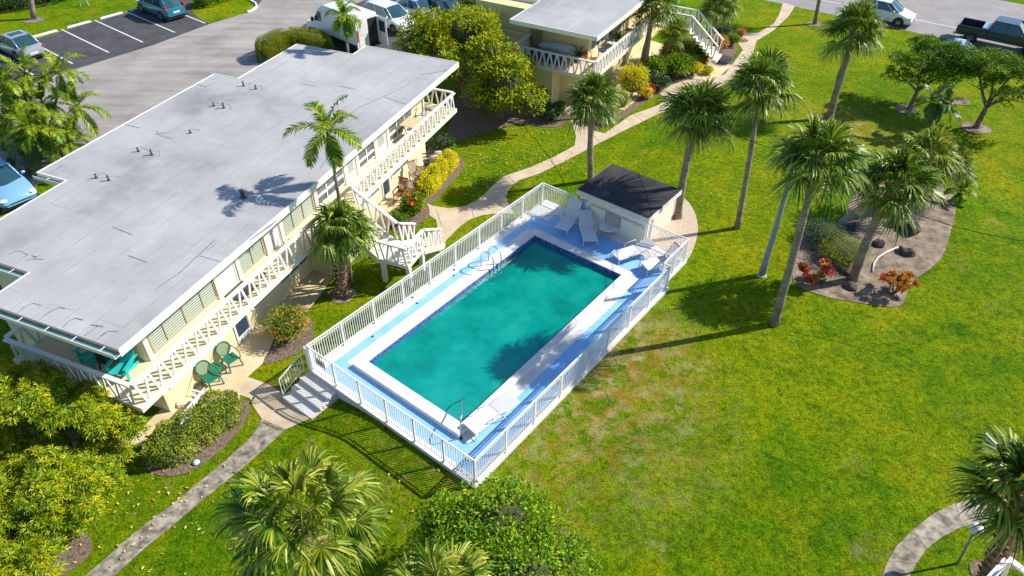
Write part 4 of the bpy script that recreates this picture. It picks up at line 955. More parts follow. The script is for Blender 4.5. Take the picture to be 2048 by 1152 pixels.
park_rz = math.atan2(-sdir[1], -sdir[0])
def stall(k, dx): return FK.w(((dx), k * ks, .016))[0]
kt = FK.l(at(352, 24, 0.6))[0]
car('teal compact suv parked nose in at the right end of the parking bays', 'car', FK.w((2.55, kt[1], .02))[0], park_rz, 4.5, 1.82, 1.66, 'p_teal', 'suv')
kt = FK.l(at(60, 100, .7))[0]
car('silver coupe with dark sunroof parked above the palm clump', 'car', FK.w((2.35, kt[1], .02))[0], park_rz + .05, 4.4, 1.75, 1.38, 'p_silver', 'coupe', True)
lc = at(18, 372, .8); car('white car, its shade painted in as blue, with dark grille at the left edge beside the palm clump', 'car', (lc[0] - 1.0, lc[1] + .7, .016), math.radians(-38), 4.6, 1.85, 1.45, 'p_shadewhite', 'sedan')
vz = hd(at(703, 107, 0), at(618, 72, 0))
ws = at(778, 28, .9); car('white suv with blue windshield parked right of the van', 'car', (ws[0], ws[1], .016), vz + math.pi, 4.6, 1.85, 1.6, 'p_white', 'suv')
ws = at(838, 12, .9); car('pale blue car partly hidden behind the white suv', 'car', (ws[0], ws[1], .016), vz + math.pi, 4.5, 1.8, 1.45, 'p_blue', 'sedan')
ws = at(880, 18, .9); car('dark car behind the bushy tree with white trim', 'car', (ws[0] + .6, ws[1] + .4, .016), vz + math.pi, 4.5, 1.8, 1.5, 'p_navy', 'suv')
sc = at(1772, 20, .8); car('white hatchback on the street beside the grass', 'car', (sc[0], sc[1], .01), FS.rz, 4.3, 1.8, 1.55, 'p_white', 'suv')
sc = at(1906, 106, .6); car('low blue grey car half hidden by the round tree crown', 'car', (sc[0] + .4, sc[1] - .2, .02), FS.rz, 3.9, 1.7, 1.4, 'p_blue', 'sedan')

def pickup(label, loc, rz):
    t = thing('pickup_truck', label, 'pickup truck', loc, rz, 'parked cars'); P = M['p_navy']; hw = .98; L = 5.8
    b = MB(); b.box(-2.9, 2.75, -hw, hw, .55, .72)
    for s_ in (-1, 1): b.box(-2.88, -.95, s_ * hw - .05 * (1 + s_), s_ * hw + .05 * (1 - s_), .72, 1.22)
    b.box(-2.92, -2.83, -hw, hw, .70, 1.20); b.box(-.94, 1.45, -hw, hw, .72, 1.18); b.box(1.45, 2.85, -hw * .96, hw * .96, .70, 1.15)
    b.build('body', P, t, bevel=.05)
    b = MB(); b.box(-2.8, -.96, -hw + .11, hw - .11, .721, .76); b.build('bed_liner', M['black'], t)
    b = MB(); b.box(-1.38, -.97, -hw + .11, hw - .11, .77, 1.30); b.build('toolbox', M['p_silver'], t, bevel=.02)
    lo = [(-.92, .93), (1.42, .93)]; hi = [(-.70, .72), (.72, .72)]
    b = MB(); b.box(-.74, .74, -.74, .74, 1.80, 1.86)
    for s_ in (-1, 1):
        for x0, x1 in ((-.92, -.70), (.15, .1), (1.42, .74)): b.bar((x0, s_ * .94, 1.16), (x1, s_ * .72, 1.82), .09, .05, up=(0, 1, 0))
    b.build('cab_roof', P, t, bevel=.03)
    for s_ in (-1, 1):
        b = MB(); b.raw([(-.92, s_ * .93, 1.17), (1.42, s_ * .93, 1.17), (.72, s_ * .72, 1.80), (-.70, s_ * .72, 1.80)], [(0, 1, 2, 3)]); b.build('side_window', M['carglass'], t)
        b = MB(); b.box(-2.93, -2.84, s_ * hw - .12 * (1 + s_) * .5 - .0, s_ * hw + .12 * (1 - s_) * .5 + .004, .78, 1.14); b.build('taillight', M['lampred'], t)
        b = MB(); b.box(2.78, 2.87, s_ * .78 - .13, s_ * .78 + .13, .88, 1.05); b.build('headlight', M['lampwhite'], t)
        b = MB(); b.ball((1.15, s_ * 1.06, 1.22), 1, 8, 6, (.07, .12, .12)); b.build('mirror', P, t, True)
    b = MB(); b.raw([(1.42, -.93, 1.17), (1.42, .93, 1.17), (.72, .72, 1.80), (.72, -.72, 1.80)], [(0, 1, 2, 3)]); b.build('windshield', M['carglass'], t)
    b = MB(); b.raw([(-.93, -.93, 1.17), (-.93, .93, 1.17), (-.71, .72, 1.80), (-.71, -.72, 1.80)], [(0, 1, 2, 3)]); b.build('rear_window', M['carglass'], t)
    for a_, c_ in ((-3.05, -2.9), (2.86, 3.0)): b = MB(); b.box(a_, c_, -.9, .9, .48, .66); b.build('bumper', M['steel'], t, bevel=.02)
    wheels(t, L, hw, [1.95, -1.85], .40, .26); return t
pk = at(1990, 64, 1.0); pickup('dark blue pickup truck with silver toolbox on the street', (pk[0] + .6, pk[1] - .1, .01), FS.rz)

def van(label, loc, rz):
    t = thing('cargo_van', label, 'van', loc, rz, 'parked cars'); P = M['p_white']; hw = 1.0; L = 5.9; x0, x1 = -2.95, 2.95; H = 2.6
    prof = [(x0, .45, 1), (x1 - .1, .40, .95), (x1, .75, .93), (x1 - .12, 1.02, .93), (x1 - .95, 1.35, .95), (x1 - 1.75, 2.35, .86), (x1 - 2.2, H, .80), (x0 + .1, H, .80), (x0, H - .12, .84)]
    # side silhouette with a shoulder: lower wall full width, upper tapering
    V = [(x, -w_ * hw, z) for x, z, w_ in prof] + [(x, w_ * hw, z) for x, z, w_ in prof]; n = len(prof)
    V[0] = (x0, -hw * .98, .45)
    F = [(i, (i + 1) % n, n + (i + 1) % n, n + i) for i in range(n) if i not in (8,)]
    b = MB(); b.raw(V, F)
    # side skins with a waist ring
    for s_ in (-1, 1):
        wl = [(x0, 1.5), (x1 - 1.35, 1.5)]
        P_ = [(x0, .45), (x1 - .1, .40), (x1, .75), (x1 - .12, 1.02), (x1 - .95, 1.35), (x1 - 1.75, 2.35), (x1 - 2.2, H), (x0 + .1, H), (x0, H - .12)]
        ws_ = [1, .95, .93, .93, .95, .86, .80, .80, .84]
        vv = [(x, s_ * hw * w_, z) for (x, z), w_ in zip(P_, ws_)] + [(x0, s_ * hw, 1.5), (x1 - 1.15, s_ * hw * .97, 1.4)]
        b.raw(vv, [(0, 1, 2, 3, 4, 10, 9), (9, 10, 4, 5, 6, 7, 8)] if s_ < 0 else [(9, 10, 4, 3, 2, 1, 0), (8, 7, 6, 5, 4, 10, 9)])
    b.build('body', P, t, bevel=.04)
    b = MB(); b.box(x0 + .02, x0 + .06, -.86, .86, .5, 2.4); b.build('cargo_shade_panel', M['black'], t)  # black sheet across the rear opening stands in for the shaded hollow
    b = MB()
    for s_ in (-1, 1): b.box(x0 - .03, x0 + .05, s_ * .93 - .08, s_ * .93 + .08, .45, 2.35)
    b.box(x0 - .03, x0 + .05, -.85, .85, 2.3, 2.5); b.build('rear_frame', P, t, bevel=.02)
    b = MB(); b.box(x0 - .06, x0 + .0, .02, .86, .5, 2.3); d = b.build('rear_door', P, t, bevel=.02)
    b = MB(); b.box(x0 - .075, x0 - .062, .14, .74, 1.35, 2.1); b.build('door_panel', M['white'], d)
    b = MB(); b.box(x0 - .90, x0 - .04, -.93, -.87, .5, 2.3); d = b.build('rear_door', P, t, bevel=.02); d['label'] = 'open right rear door with dark window'
    b = MB(); b.box(x0 - .78, x0 - .18, -.945, -.931, 1.35, 2.1); b.box(x0 - .78, x0 - .18, -.869, -.855, 1.35, 2.1); b.build('door_pane', M['carglass'], d)
    for s_ in (-1, 1):
        b = MB(); b.box(x0 - .045, x0 + .04, s_ * .95 - .05, s_ * .95 + .055, 1.0, 1.75); b.build('taillight', M['lampred'], t)
        b = MB(); b.raw([(x1 - 1.05, s_ * hw * .962, 1.40), (x1 - 1.95, s_ * hw * 1.002, 1.45), (x1 - 1.95, s_ * hw * .905, 2.1), (x1 - 1.60, s_ * hw * .905, 2.08)], [(0, 1, 2, 3)]); b.build('side_window', M['carglass'], t)
        b = MB(); b.box(x0 + .1, x1 - .3, s_ * hw - .01, s_ * hw + .012, .45, .72); b.build('side_moulding', M['black'], t)
        b = MB(); b.ball((x1 - 1.15, s_ * 1.12, 1.5), 1, 8, 6, (.08, .12, .18)); b.build('mirror', M['black'], t, True)
        b = MB(); b.box(x1 - .35, x1 - .06, s_ * .75 - .12, s_ * .75 + .12, .88, 1.06); b.build('headlight', M['lampwhite'], t)
    b = MB(); b.raw([(x1 - .98, -.86, 1.37), (x1 - .98, .86, 1.37), (x1 - 1.73, .78, 2.32), (x1 - 1.73, -.78, 2.32)], [(0, 1, 2, 3)])
    b.V[0] = b.V[0] + np.array([.035, 0, .02]); b.build('windshield', M['carglass'], t)
    for q in ((x1 - .12, x1 + .05, -.92, .92, .38, .72), (x0 - .12, x0, -.92, .92, .38, .52)): b = MB(); b.box(*q); b.build('bumper', M['black'], t, bevel=.03)
    wheels(t, L, hw, [x1 - .95, x0 + 1.15], .36, .24); return t
vm = (at(703, 107, 0) + at(625, 75, 0)) / 2 + np.array([.75, .65, 0]) * 1.0
van('white cargo van with an open rear door parked behind the roof corner', (vm[0], vm[1], .016), vz)

# ------------------------------------------------------------------ plants
def rdirs(n):
    v = rng.normal(size=(n, 3)); return norm(v)
def fan_leaf(b, base, d, up, R, petiole, droop, nseg=34, span=2.3, dead=False):
    """one costapalmate leaf: a petiole and a pleated fan of narrow drooping segments"""
    d = norm(d); s = norm(np.cross(d, up)); n = np.cross(s, d)
    hub = base + d * petiole - np.array([0, 0, petiole * petiole * .12])
    b.mi = 1; w_ = .018
    b.quads(np.array([[base - s * w_, base + s * w_, hub + s * w_ * .7, hub - s * w_ * .7]])); b.mi = 0
    ph = np.linspace(-span, span, nseg) + rng.normal(0, .03, nseg)
    rs = np.array([.0, .42, .78, 1.0]); wd = np.array([.008, .028, .019, .002]) * (R / .9)
    Rk = R * (1 - .25 * (np.abs(ph) / span) ** 2) * rng.uniform(.9, 1.08, nseg)
    q = np.cos(ph)[:, None] * d + np.sin(ph)[:, None] * s
    costa = d * .22 * R
    dr = droop * rng.uniform(.7, 1.4, nseg)
    pts = []
    for r in rs:
        p = hub + costa * min(1, r * 1.6) + q * (Rk * r)[:, None] * (1 - .10 * r) + n * (.10 * R * math.sin(r * 2.2)) * (1 - np.abs(ph)[:, None] / 4)
        p = p - np.array([0, 0, 1.])[None, :] * (dr * R * r ** 2.6)[:, None]; pts.append(p)
    side = norm(np.cross(q, n)); 
    tw = rng.uniform(-.8, .8, nseg)[:, None]; side = norm(side + n * tw)
    Q = []
    for k in range(3):
        Q.append(np.stack([pts[k] - side * wd[k], pts[k] + side * wd[k], pts[k + 1] + side * wd[k + 1], pts[k + 1] - side * wd[k + 1]], 1))
    # keep each segment one island: shared vertices along the strip
    V = np.stack([pts[0] - side * wd[0], pts[0] + side * wd[0], pts[1] + side * wd[1], pts[1] - side * wd[1], pts[2] + side * wd[2], pts[2] - side * wd[2], pts[3] + side * wd[3], pts[3] - side * wd[3]], 1)
    base_i = b.n; b.V.append(V.reshape(-1, 3)); m = nseg
    for i in range(m):
        o = base_i + i * 8
        b.F += [(o, o + 1, o + 2, o + 3), (o + 3, o + 2, o + 4, o + 5), (o + 5, o + 4, o + 6, o + 7)]; b.Mi += [b.mi] * 3
    b.n += m * 8
def trunk_pts(base, top_, n=9, bend=.12, ph=0.):
    t = np.linspace(0, 1, n)[:, None]; base = np.array(base, float); top_ = np.array(top_, float)
    return base + (top_ - base) * t + np.array([math.cos(ph), math.sin(ph), 0]) * bend * np.sin(t * math.pi)
def sabal(label, bpx, cpx, crown=1.55, nleaf=34, r0=.19, r1=.13, leaf='sabal', bark='barkgrey', boots=False, bz=None, group='sabal palms on the lawn', upb=.0, droop=.5, h=None, pk=.40, rk=.52, elmin=-26, nseg=32):
    bp = at(*bpx) if len(bpx) == 2 else np.array(bpx, float)
    if bz is not None: bp[2] = bz
    tp = above(bp, *cpx) if h is None else np.array([bp[0], bp[1], h]); lean = tp - bp
    t = thing('palm_tree', label, 'palm tree', (bp[0], bp[1], bp[2] - .02), 0, group)
    tl = tp - bp; pts = trunk_pts((0, 0, 0), tl - [0, 0, .25], 14, .10, rng.uniform(0, 6))
    rr = np.linspace(r0, r1, 14) * (1 + .05 * rng.normal(size=14)); rr[0] *= 1.25
    b = MB(); b.tube(pts, rr, 14)
    b.build('trunk', M[bark], t, True)
    if boots:
        b = MB()
        H_ = tl[2]; nb = int(H_ * 26)
        for k in range(nb):
            f = k / nb; z = f * (H_ - .2); a = k * 2.39996; i = min(13, int(f * 13)); c = pts[0] + (pts[-1] - pts[0]) * f; r = r0 + (r1 - r0) * f
            d = np.array([math.cos(a), math.sin(a), 0]); p0 = c + d * r * .8; p1 = c + d * (r + .13) + [0, 0, .20]; s = np.array([-d[1], d[0], 0])
            b.raw([p0 - s * .08, p0 + s * .08, p1 + s * .035, p1 - s * .035, p0 - s * .08 + [0, 0, .07], p0 + s * .08 + [0, 0, .07], p1 + s * .03 + d * .01 + [0, 0, .02], p1 - s * .03 + d * .01 + [0, 0, .02]], [(0, 1, 2, 3), (7, 6, 5, 4), (0, 3, 7, 4), (1, 5, 6, 2), (3, 2, 6, 7)])
        b.build('leaf_bases', M['boots'], t)
    b = MB(); top_ = pts[-1]
    for k in range(26):
        a = k * 2.4; d = np.array([math.cos(a), math.sin(a), 0]); z = -.35 + .5 * k / 26
        b.bar(top_ + d * r1 * .7 + [0, 0, z - .12], top_ + d * (r1 + .16) + [0, 0, z + .10], .07, .03, up=(0, 0, 1))
    b.build('crown_shaft', M['boots'], t)
    b = MB()
    for k in range(nleaf):
        f = (k + .5) / nleaf; el = math.radians(84 - (84 - elmin) * f ** .95) + rng.normal(0, .13); a = k * 2.39996 + rng.normal(0, .15)
        d = np.array([math.cos(a) * math.cos(el), math.sin(a) * math.cos(el), math.sin(el) + upb])
        pet = crown * pk * rng.uniform(.7, 1.3); R = crown * rk * rng.uniform(.8, 1.15)
        fan_leaf(b, top_ + [0, 0, .12], d, np.array([0, 0, 1.]) + rng.normal(0, .12, 3), R, pet, droop * (.7 + .5 * f), nseg=nseg)
    b.build('crown', [M[leaf], M[leaf]], t)
    b = MB()
    for k in range(int(rng.integers(2, 5))):
        a = rng.uniform(0, 6.28); el = rng.uniform(-1.15, -.75); fan_leaf(b, top_ + [0, 0, .02], np.array([math.cos(a) * math.cos(el), math.sin(a) * math.cos(el), math.sin(el)]), np.array([0, 0, 1.]), crown * .40, crown * .28, .5, nseg=18)
    b.build('dead_fronds', [M['deadfrond'], M['deadfrond']], t)
    return t
def frond(b, base, d0, L, droop, ll=.42, nl=46, width=.019, curl=.0):
    """one feather leaf: an arching midrib with leaflets on both sides"""
    d = norm(d0); m = 14; P = [np.array(base, float)]; seg = L / m; dirs = []
    for k in range(m):
        d = norm(d - np.array([0, 0, droop * (.35 + 1.3 * k / m) / m])); dirs.append(d); P.append(P[-1] + d * seg)
    P = np.array(P); r = np.linspace(.022, .004, m + 1); b.mi = 1; b.tube(P, r, 4, False); b.mi = 0
    t = np.linspace(.14, .99, nl); idx = t * m; i0 = np.minimum(idx.astype(int), m - 1); fr_ = (idx - i0)[:, None]
    C_ = P[i0] * (1 - fr_) + P[i0 + 1] * fr_; D = np.array(dirs)[i0]
    up = np.array([0, 0, 1.]); S = norm(np.cross(D, up)); U = np.cross(S, D)
    ln = ll * np.sin(np.clip(t * 1.15 + .1, 0, 1.2) * math.pi / 1.25) ** .6 * rng.uniform(.85, 1.1, nl)
    for sg_ in (-1, 1):
        q = norm(D * .75 + S * sg_ + U * (.25 + rng.normal(0, .18, nl))[:, None])
        mid = C_ + q * (ln * .55)[:, None] - up * (ln * .06)[:, None]; tip = C_ + q * ln[:, None] - up * (ln * rng.uniform(.15, .45, nl))[:, None]
        w_ = norm(np.cross(q, U)) * width
        V = np.stack([C_ - w_ * .6, C_ + w_ * .6, mid + w_, mid - w_, tip + w_ * .1, tip - w_ * .1], 1); o0 = b.n
        b.V.append(V.reshape(-1, 3))
        for i in range(nl): o = o0 + i * 6; b.F += [(o, o + 1, o + 2, o + 3), (o + 3, o + 2, o + 4, o + 5)]; b.Mi += [0, 0]
        b.n += nl * 6
def feather(label, bpx, cpx, L=1.9, n=11, r0=.11, r1=.07, leaf='feather', group='feather palms', shaft=True, droop=1.6, el0=78, el1=-20, bz=0., bend=.1, stems=None, ll=.42, trunk_h=None):
    bp = at(*bpx, bz) if len(bpx) == 2 else np.array(bpx, float)
    tops = [above(bp, *c) for c in (stems or [cpx])]
    t = thing('feather_palm', label, 'palm tree', (bp[0], bp[1], bp[2] - .02), 0, group)
    for j_, tp in enumerate(tops):
        tl = tp - bp; o = np.array([rng.normal(0, .15), rng.normal(0, .15), 0]) if len(tops) > 1 else np.zeros(3)
        b = MB(); pts = trunk_pts(o, tl - [0, 0, .3], 9, bend * (1 if len(tops) == 1 else 1.6), rng.uniform(0, 6)); b.tube(pts, np.linspace(r0, r1, 9), 10); b.build('trunk', M['barkgrey'], t, True)
        if shaft:
            b = MB(); b.tube([pts[-1] - [0, 0, .05], pts[-1] + [0, 0, .25], pts[-1] + [0, 0, .5]], [r1 * 1.3, r1 * 1.25, r1 * .5], 10); b.build('crown_shaft', M['featherdark'], t, True)
        b = MB()
        for k in range(n):
            f = k / max(1, n - 1); el = math.radians(el0 + (el1 - el0) * f) + rng.normal(0, .08); a = k * 2.39996 + j_
            frond(b, pts[-1] + [0, 0, .35 if shaft else .1], (math.cos(a) * math.cos(el), math.sin(a) * math.cos(el), math.sin(el)), L * rng.uniform(.85, 1.1), droop * rng.uniform(.8, 1.2), ll=ll)
        b.build('crown', [M[leaf], M[leaf]], t)
    return t
def leaf_quads(b, p, d, L, W, up=None):
    n = len(p); up = rdirs(n) * .4 + [0, 0, 1.] if up is None else up
    s = norm(np.cross(d, up)) * (W / 2)[:, None]; tip = p + d * L[:, None] - np.array([0, 0, 1.]) * (L * .18)[:, None]; mid = p + d * (L * .5)[:, None]
    b.quads(np.stack([p, mid + s, tip, mid - s], 1))
def lobes_foliage(b, lobes, n, L, W, out=.7, gap=.25, clump=False):
    """leaf faces scattered through the outer shell of a set of ellipsoid lobes ((x, y, z), (rx, ry, rz))"""
    if clump:
        sub = []
        for c, r in lobes:
            r = np.array(r); k = int(10 + 12 * r.mean() / .8)
            for _ in range(k):
                u = rdirs(1)[0]; u[2] = abs(u[2]) if u[2] < -.45 else u[2]; q = rng.uniform(.24, .40) * r.mean()
                sub.append((tuple(np.array(c) + u * r * rng.uniform(.70, 1.0)), (q, q, q * .8)))
        lobes = sub
    w_ = np.array([r[0] * r[1] + r[1] * r[2] + r[0] * r[2] for _, r in lobes]); w_ = w_ / w_.sum()
    for (c, r), f in zip(lobes, w_):
        m = int(n * f); u = rdirs(m); u[:, 2] = np.where(u[:, 2] < -.35, -u[:, 2], u[:, 2])
        bm_ = 1 + gap * (np.sin(u[:, 0] * 7 + c[0] * 3) * np.sin(u[:, 1] * 8 + c[1] * 2) * .5 + .35 * np.sin(u[:, 2] * 11 + u[:, 0] * 9))
        rad = bm_ * rng.uniform(.62, 1.04, m)
        p = np.array(c) + u * np.array(r) * rad[:, None]
        d = norm(u * out + rdirs(m) * .75 + [0, 0, .15]); leaf_quads(b, p, d, L * rng.uniform(.6, 1.3, m), W * rng.uniform(.6, 1.3, m))
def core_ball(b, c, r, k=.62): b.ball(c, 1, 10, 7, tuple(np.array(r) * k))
def tree(label, bp, lobes, n, L, W, leaf, name='tree', bark='bark', tr=.16, group=None, core=.5, rosette=False, limbs=True, cat='tree', gap=.25, topz=None):
    """lobes are given in metres relative to the base"""
    bp = np.array(bp, float); t = thing(name, label, cat, (bp[0], bp[1], bp[2] - .02), 0, group)
    cz = np.mean([c[2] for c, r in lobes]); fork = np.array([np.mean([c[0] for c, r in lobes]) * .35, np.mean([c[1] for c, r in lobes]) * .35, max(.3, cz * .45)])
    b = MB(); b.tube(trunk_pts((0, 0, 0), fork, 6, .06, 1), np.linspace(tr * 1.2, tr * .85, 6), 10); b.build('trunk', M[bark], t, True)
    if limbs:
        for c, r in lobes:
            b = MB(); c = np.array(c); q = trunk_pts(fork - [0, 0, .05], c + [0, 0, r[2] * .3], 7, .18, rng.uniform(0, 6)); b.tube(q, np.linspace(tr * .6, tr * .12, 7), 7)
            for _ in range(4):
                s_ = q[rng.integers(3, 6)]; e_ = c + rdirs(1)[0] * np.array(r) * .75; b.tube(trunk_pts(s_, e_, 4, .1, rng.uniform(0, 6)), np.linspace(tr * .22, tr * .06, 4), 5)
            b.build('limb', M[bark], t, True)
    b = MB()
    if core:
        b.mi = 1
        for c, r in lobes: core_ball(b, c, r, core)
        b.mi = 0
    if rosette:
        sub = []
        for c, r in lobes:
            r = np.array(r)
            for _ in range(9):
                u = rdirs(1)[0]; u[2] = abs(u[2]) if u[2] < -.3 else u[2]; q = rng.uniform(.34, .52) * r.mean(); sub.append((tuple(np.array(c) + u * r * rng.uniform(.55, .85)), (q, q, q * .8)))
        lobes = sub
        w_ = np.array([r[0] * r[1] + r[1] * r[2] for _, r in lobes]); w_ = w_ / w_.sum()
        for (c, r), f in zip(lobes, w_):
            m = int(n * f); u = rdirs(m); u[:, 2] = np.where(u[:, 2] < -.2, -u[:, 2], u[:, 2])
            rad = (1 + .34 * np.sin(u[:, 0] * 6 + c[0]) * np.sin(u[:, 1] * 7 + c[1])) * rng.uniform(.72, 1.05, m)
            p = np.array(c) + u * np.array(r) * rad[:, None]; ax = norm(u * .6 + rdirs(m) * .35 + [0, 0, .75])
            e1 = norm(np.cross(ax, rdirs(m))); e2 = np.cross(ax, e1)
            for k in range(8):
                a = k * math.pi / 4 + rng.uniform(0, .5); q = norm(ax * .35 + e1 * math.cos(a) + e2 * math.sin(a))
                leaf_quads(b, p + q * .02, q, L * rng.uniform(.75, 1.2, m), np.full(m, W), up=ax)
    else: lobes_foliage(b, lobes, n, L, W, gap=gap, clump=True)
    b.build('foliage', [M[leaf], M['core']], t)
    return t
def lobes_px(bp, items):
    """(x, y, height, rx, ry, rz): each lobe hangs where the picture shows it, at that height"""
    out = []
    for x, y, z, rx, ry, rz in items:
        p = at(x, y, z); out.append(((p[0] - bp[0], p[1] - bp[1], z - bp[2]), (rx, ry, rz)))
    return out
def shrub(label, px, r, h, n, L, W, leaf, flowers=None, nf=0, name='shrub', group=None, cat='shrub', core=.72, fl=.09, stretch=(1, 1), rot=0):
    bp = at(*px) if len(px) == 2 else np.array(px, float)
    t = thing(name, label, cat, (bp[0], bp[1], bp[2]), rot, group)
    b = MB()
    for k in range(7):
        a = k * .9; b.tube([(0.03 * math.cos(a), .03 * math.sin(a), 0), (r * .3 * math.cos(a) * stretch[0], r * .3 * math.sin(a) * stretch[1], h * .5), (r * .55 * math.cos(a) * stretch[0], r * .55 * math.sin(a) * stretch[1], h * .8)], [.02, .015, .008], 5)
    b.build('stem', M['bark'], t)
    b = MB(); lob = [((0, 0, h * .55), (r * stretch[0], r * stretch[1], h * .5))]
    for k in range(5): a = k * 1.256 + r; lob.append(((r * .45 * math.cos(a) * stretch[0], r * .45 * math.sin(a) * stretch[1], h * rng.uniform(.45, .68)), (r * .55 * stretch[0], r * .55 * stretch[1], h * .36)))
    b.mi = 1; [core_ball(b, c, q, core) for c, q in lob[:1]]; b.mi = 0
    lobes_foliage(b, lob, n, L, W); b.build('foliage', [M[leaf], M['core']], t)
    if flowers:
        u = rdirs(nf); u[:, 2] = np.abs(u[:, 2]) * .8 + .1; u = norm(u)
        p = np.array([0, 0, h * .55]) + u * np.array([r * stretch[0], r * stretch[1], h * .5]) * 1.05
        for i in range(nf):
            b = MB(); e1 = norm(np.cross(u[i], rdirs(1)[0])); e2 = np.cross(u[i], e1); k_ = rng.uniform(.7, 1.3); V = [p[i]]; F = []
            for k in range(6):
                a = k * 1.047; q = e1 * math.cos(a) + e2 * math.sin(a); q2 = e1 * math.cos(a + .5) + e2 * math.sin(a + .5); V += [p[i] + (q * .9 + u[i] * .35) * fl * k_, p[i] + (q2 * .55 + u[i] * .2) * fl * k_]
            for k in range(6): F += [(0, 1 + 2 * k, 2 + 2 * k), (0, 2 + 2 * k, 1 + (2 * k + 2) % 12)]
            b.raw(V, F); b.build('flower', M[flowers], t)
    return t
def hedge(label, px, wd, h, dens, L, W, leaf, name='hedge', group=None, rough=.12, ck=.36, z=None):
    """hedge along a polyline of ground points"""
    P = [at(x, y, z) for x, y in px]; c = np.mean(P, 0); t = thing(name, label, 'hedge', c, 0, group)
    b = MB(WORLD)
    pts = np.array(P); sl_ = np.linalg.norm(np.diff(pts, axis=0), axis=1); tot = sl_.sum(); n = int(dens * tot)
    b.mi = 1
    cr_ = min(wd * ck, h * ck); e0, e1 = norm(pts[1] - pts[0]), norm(pts[-1] - pts[-2])
    cp_ = np.concatenate([[pts[0] + e0 * wd * .35], pts[1:-1], [pts[-1] - e1 * wd * .35]]) + [0, 0, h * .42]
    cp_ = np.concatenate([[cp_[0] - e0 * cr_ * .6], cp_, [cp_[-1] + e1 * cr_ * .6]]); b.tube(cp_, [cr_ * .4] + [cr_] * (len(cp_) - 2) + [cr_ * .4], 10)
    b.mi = 0
    cum = np.concatenate([[0], np.cumsum(sl_)]); s_ = rng.uniform(0, tot, n); k = np.clip(np.searchsorted(cum, s_) - 1, 0, len(sl_) - 1)
    f = ((s_ - cum[k]) / sl_[k])[:, None]; c0 = pts[k] * (1 - f) + pts[k + 1] * f; d = norm(pts[k + 1] - pts[k]); sd_ = np.stack([-d[:, 1], d[:, 0], np.zeros(n)], 1)
    a = rng.uniform(-.25, math.pi + .25, n); e = 2 / 3.2
    cx = np.sign(np.cos(a)) * np.abs(np.cos(a)) ** e * wd / 2; cz = np.maximum(np.sin(a), 0) ** e * h
    rad = rng.uniform(.82, 1.0, n) * (1 + rough * np.sin(s_ * 5) * np.sin(a * 3 + s_ * 2))
    endf = np.minimum(1, np.sqrt(np.clip(np.minimum(s_, tot - s_) / (wd * .5), 0.02, 1)))
    p = c0 + sd_ * (cx * rad * endf)[:, None] + np.stack([np.zeros(n), np.zeros(n), np.maximum(.03, cz * rad * (.6 + .4 * endf))], 1)
    out = sd_ * np.cos(a)[:, None] + np.array([0, 0, 1.]) * np.maximum(np.sin(a), .1)[:, None]
    leaf_quads(b, p, norm(out * .6 + rdirs(n) * .8), L * rng.uniform(.6, 1.3, n), W * rng.uniform(.6, 1.3, n))
    b.build('foliage', [M[leaf], M['core']], t)
    return t

# tall fan palms on the lawn
sabal('fan palm just left of the pool hut with a straight grey trunk', (1182, 362), (1187, 195), 1.75, 36, .17, .13, droop=.45)
sabal('fan palm right behind the pool hut rising from the gravel bed', (1355, 435), (1396, 222), 1.95, 38, .18, .13, droop=.45)
sabal('slim fan palm on the lawn right of the hut with a thin dark trunk', (1474, 456), (1524, 165), 1.75, 34, .13, .09, droop=.45)
sabal('fan palm with big bushy crown in front of the white street car', (1658, 238), (1712, 55), 2.0, 40, .22, .17, droop=.45)
sabal('tallest fan palm whose trunk stands on open lawn before the flower bed', (1548, 648), (1640, 308), 1.78, 38, .16, .12, droop=.45)
sabal('fan palm leaning out of the sandy bed with a thick grey trunk', (1705, 560), (1790, 360), 1.75, 38, .19, .15, droop=.45)
sabal('pale fan palm crown at the back left of the sandy bed', (1800, 420), (1858, 300), 1.6, 30, .17, .13, leaf='sabalbright', h=None)
sabal('fan palm crown at the back right of the sandy bed', (1850, 400), (1905, 325), 1.4, 26, .15, .12)
sabal('big bright fan palm low at the bottom of the picture beside the sidewalk', (672, 1290), (600, 1030), 1.8, 34, .2, .15, 'sabalbright', bz=0, droop=.55, pk=.55, rk=.44, nseg=38)
sabal('fan palm crown at the bottom edge between the big palm and the citrus tree', (905, 1420), (868, 1215), 1.65, 26, .19, .15, 'sabalbright', bz=0, droop=.6, pk=.5, rk=.5, nseg=38)
sabal('fan palm with a thick cross hatched trunk by the globe lamp', (1952, 1215), (2065, 985), 1.95, 34, .24, .20, 'sabal', 'barkbrown', True, droop=.45, elmin=8, pk=.46, nseg=38)
sabal('short fan palm with rough brown trunk standing by the stair landing', (684, 590), (682, 455), 1.6, 42, .22, .20, 'sabal', 'barkbrown', True, droop=.75, bz=0)
sabal('fan palm in front of the second block balcony, left one of the pair', (1279, 150), (1312, 10), 1.7, 32, .17, .13, bz=0, group='fan palms by the second block')
sabal('fan palm by the white side stair of the second block', (1404, 112), (1440, 8), 1.6, 32, .17, .12, bz=0, group='fan palms by the second block')
sabal('low bright fan palm in the bed between the stair and the balcony', (1322, 142), (1352, 60), 1.3, 26, .14, .11, 'sabalbright', bz=0, group='fan palms by the second block')
sabal('pale fan palm behind the bushy tree by the far parking', (955, 95), (945, 10), 1.5, 28, .16, .12, 'sabalbright', bz=0, group='fan palms by the second block')
sabal('fan palm squeezed between the bushy tree and the second block roof', (1000, 90), (1005, 8), 1.4, 28, .16, .12, 'sabalbright', bz=0, group='fan palms by the second block')
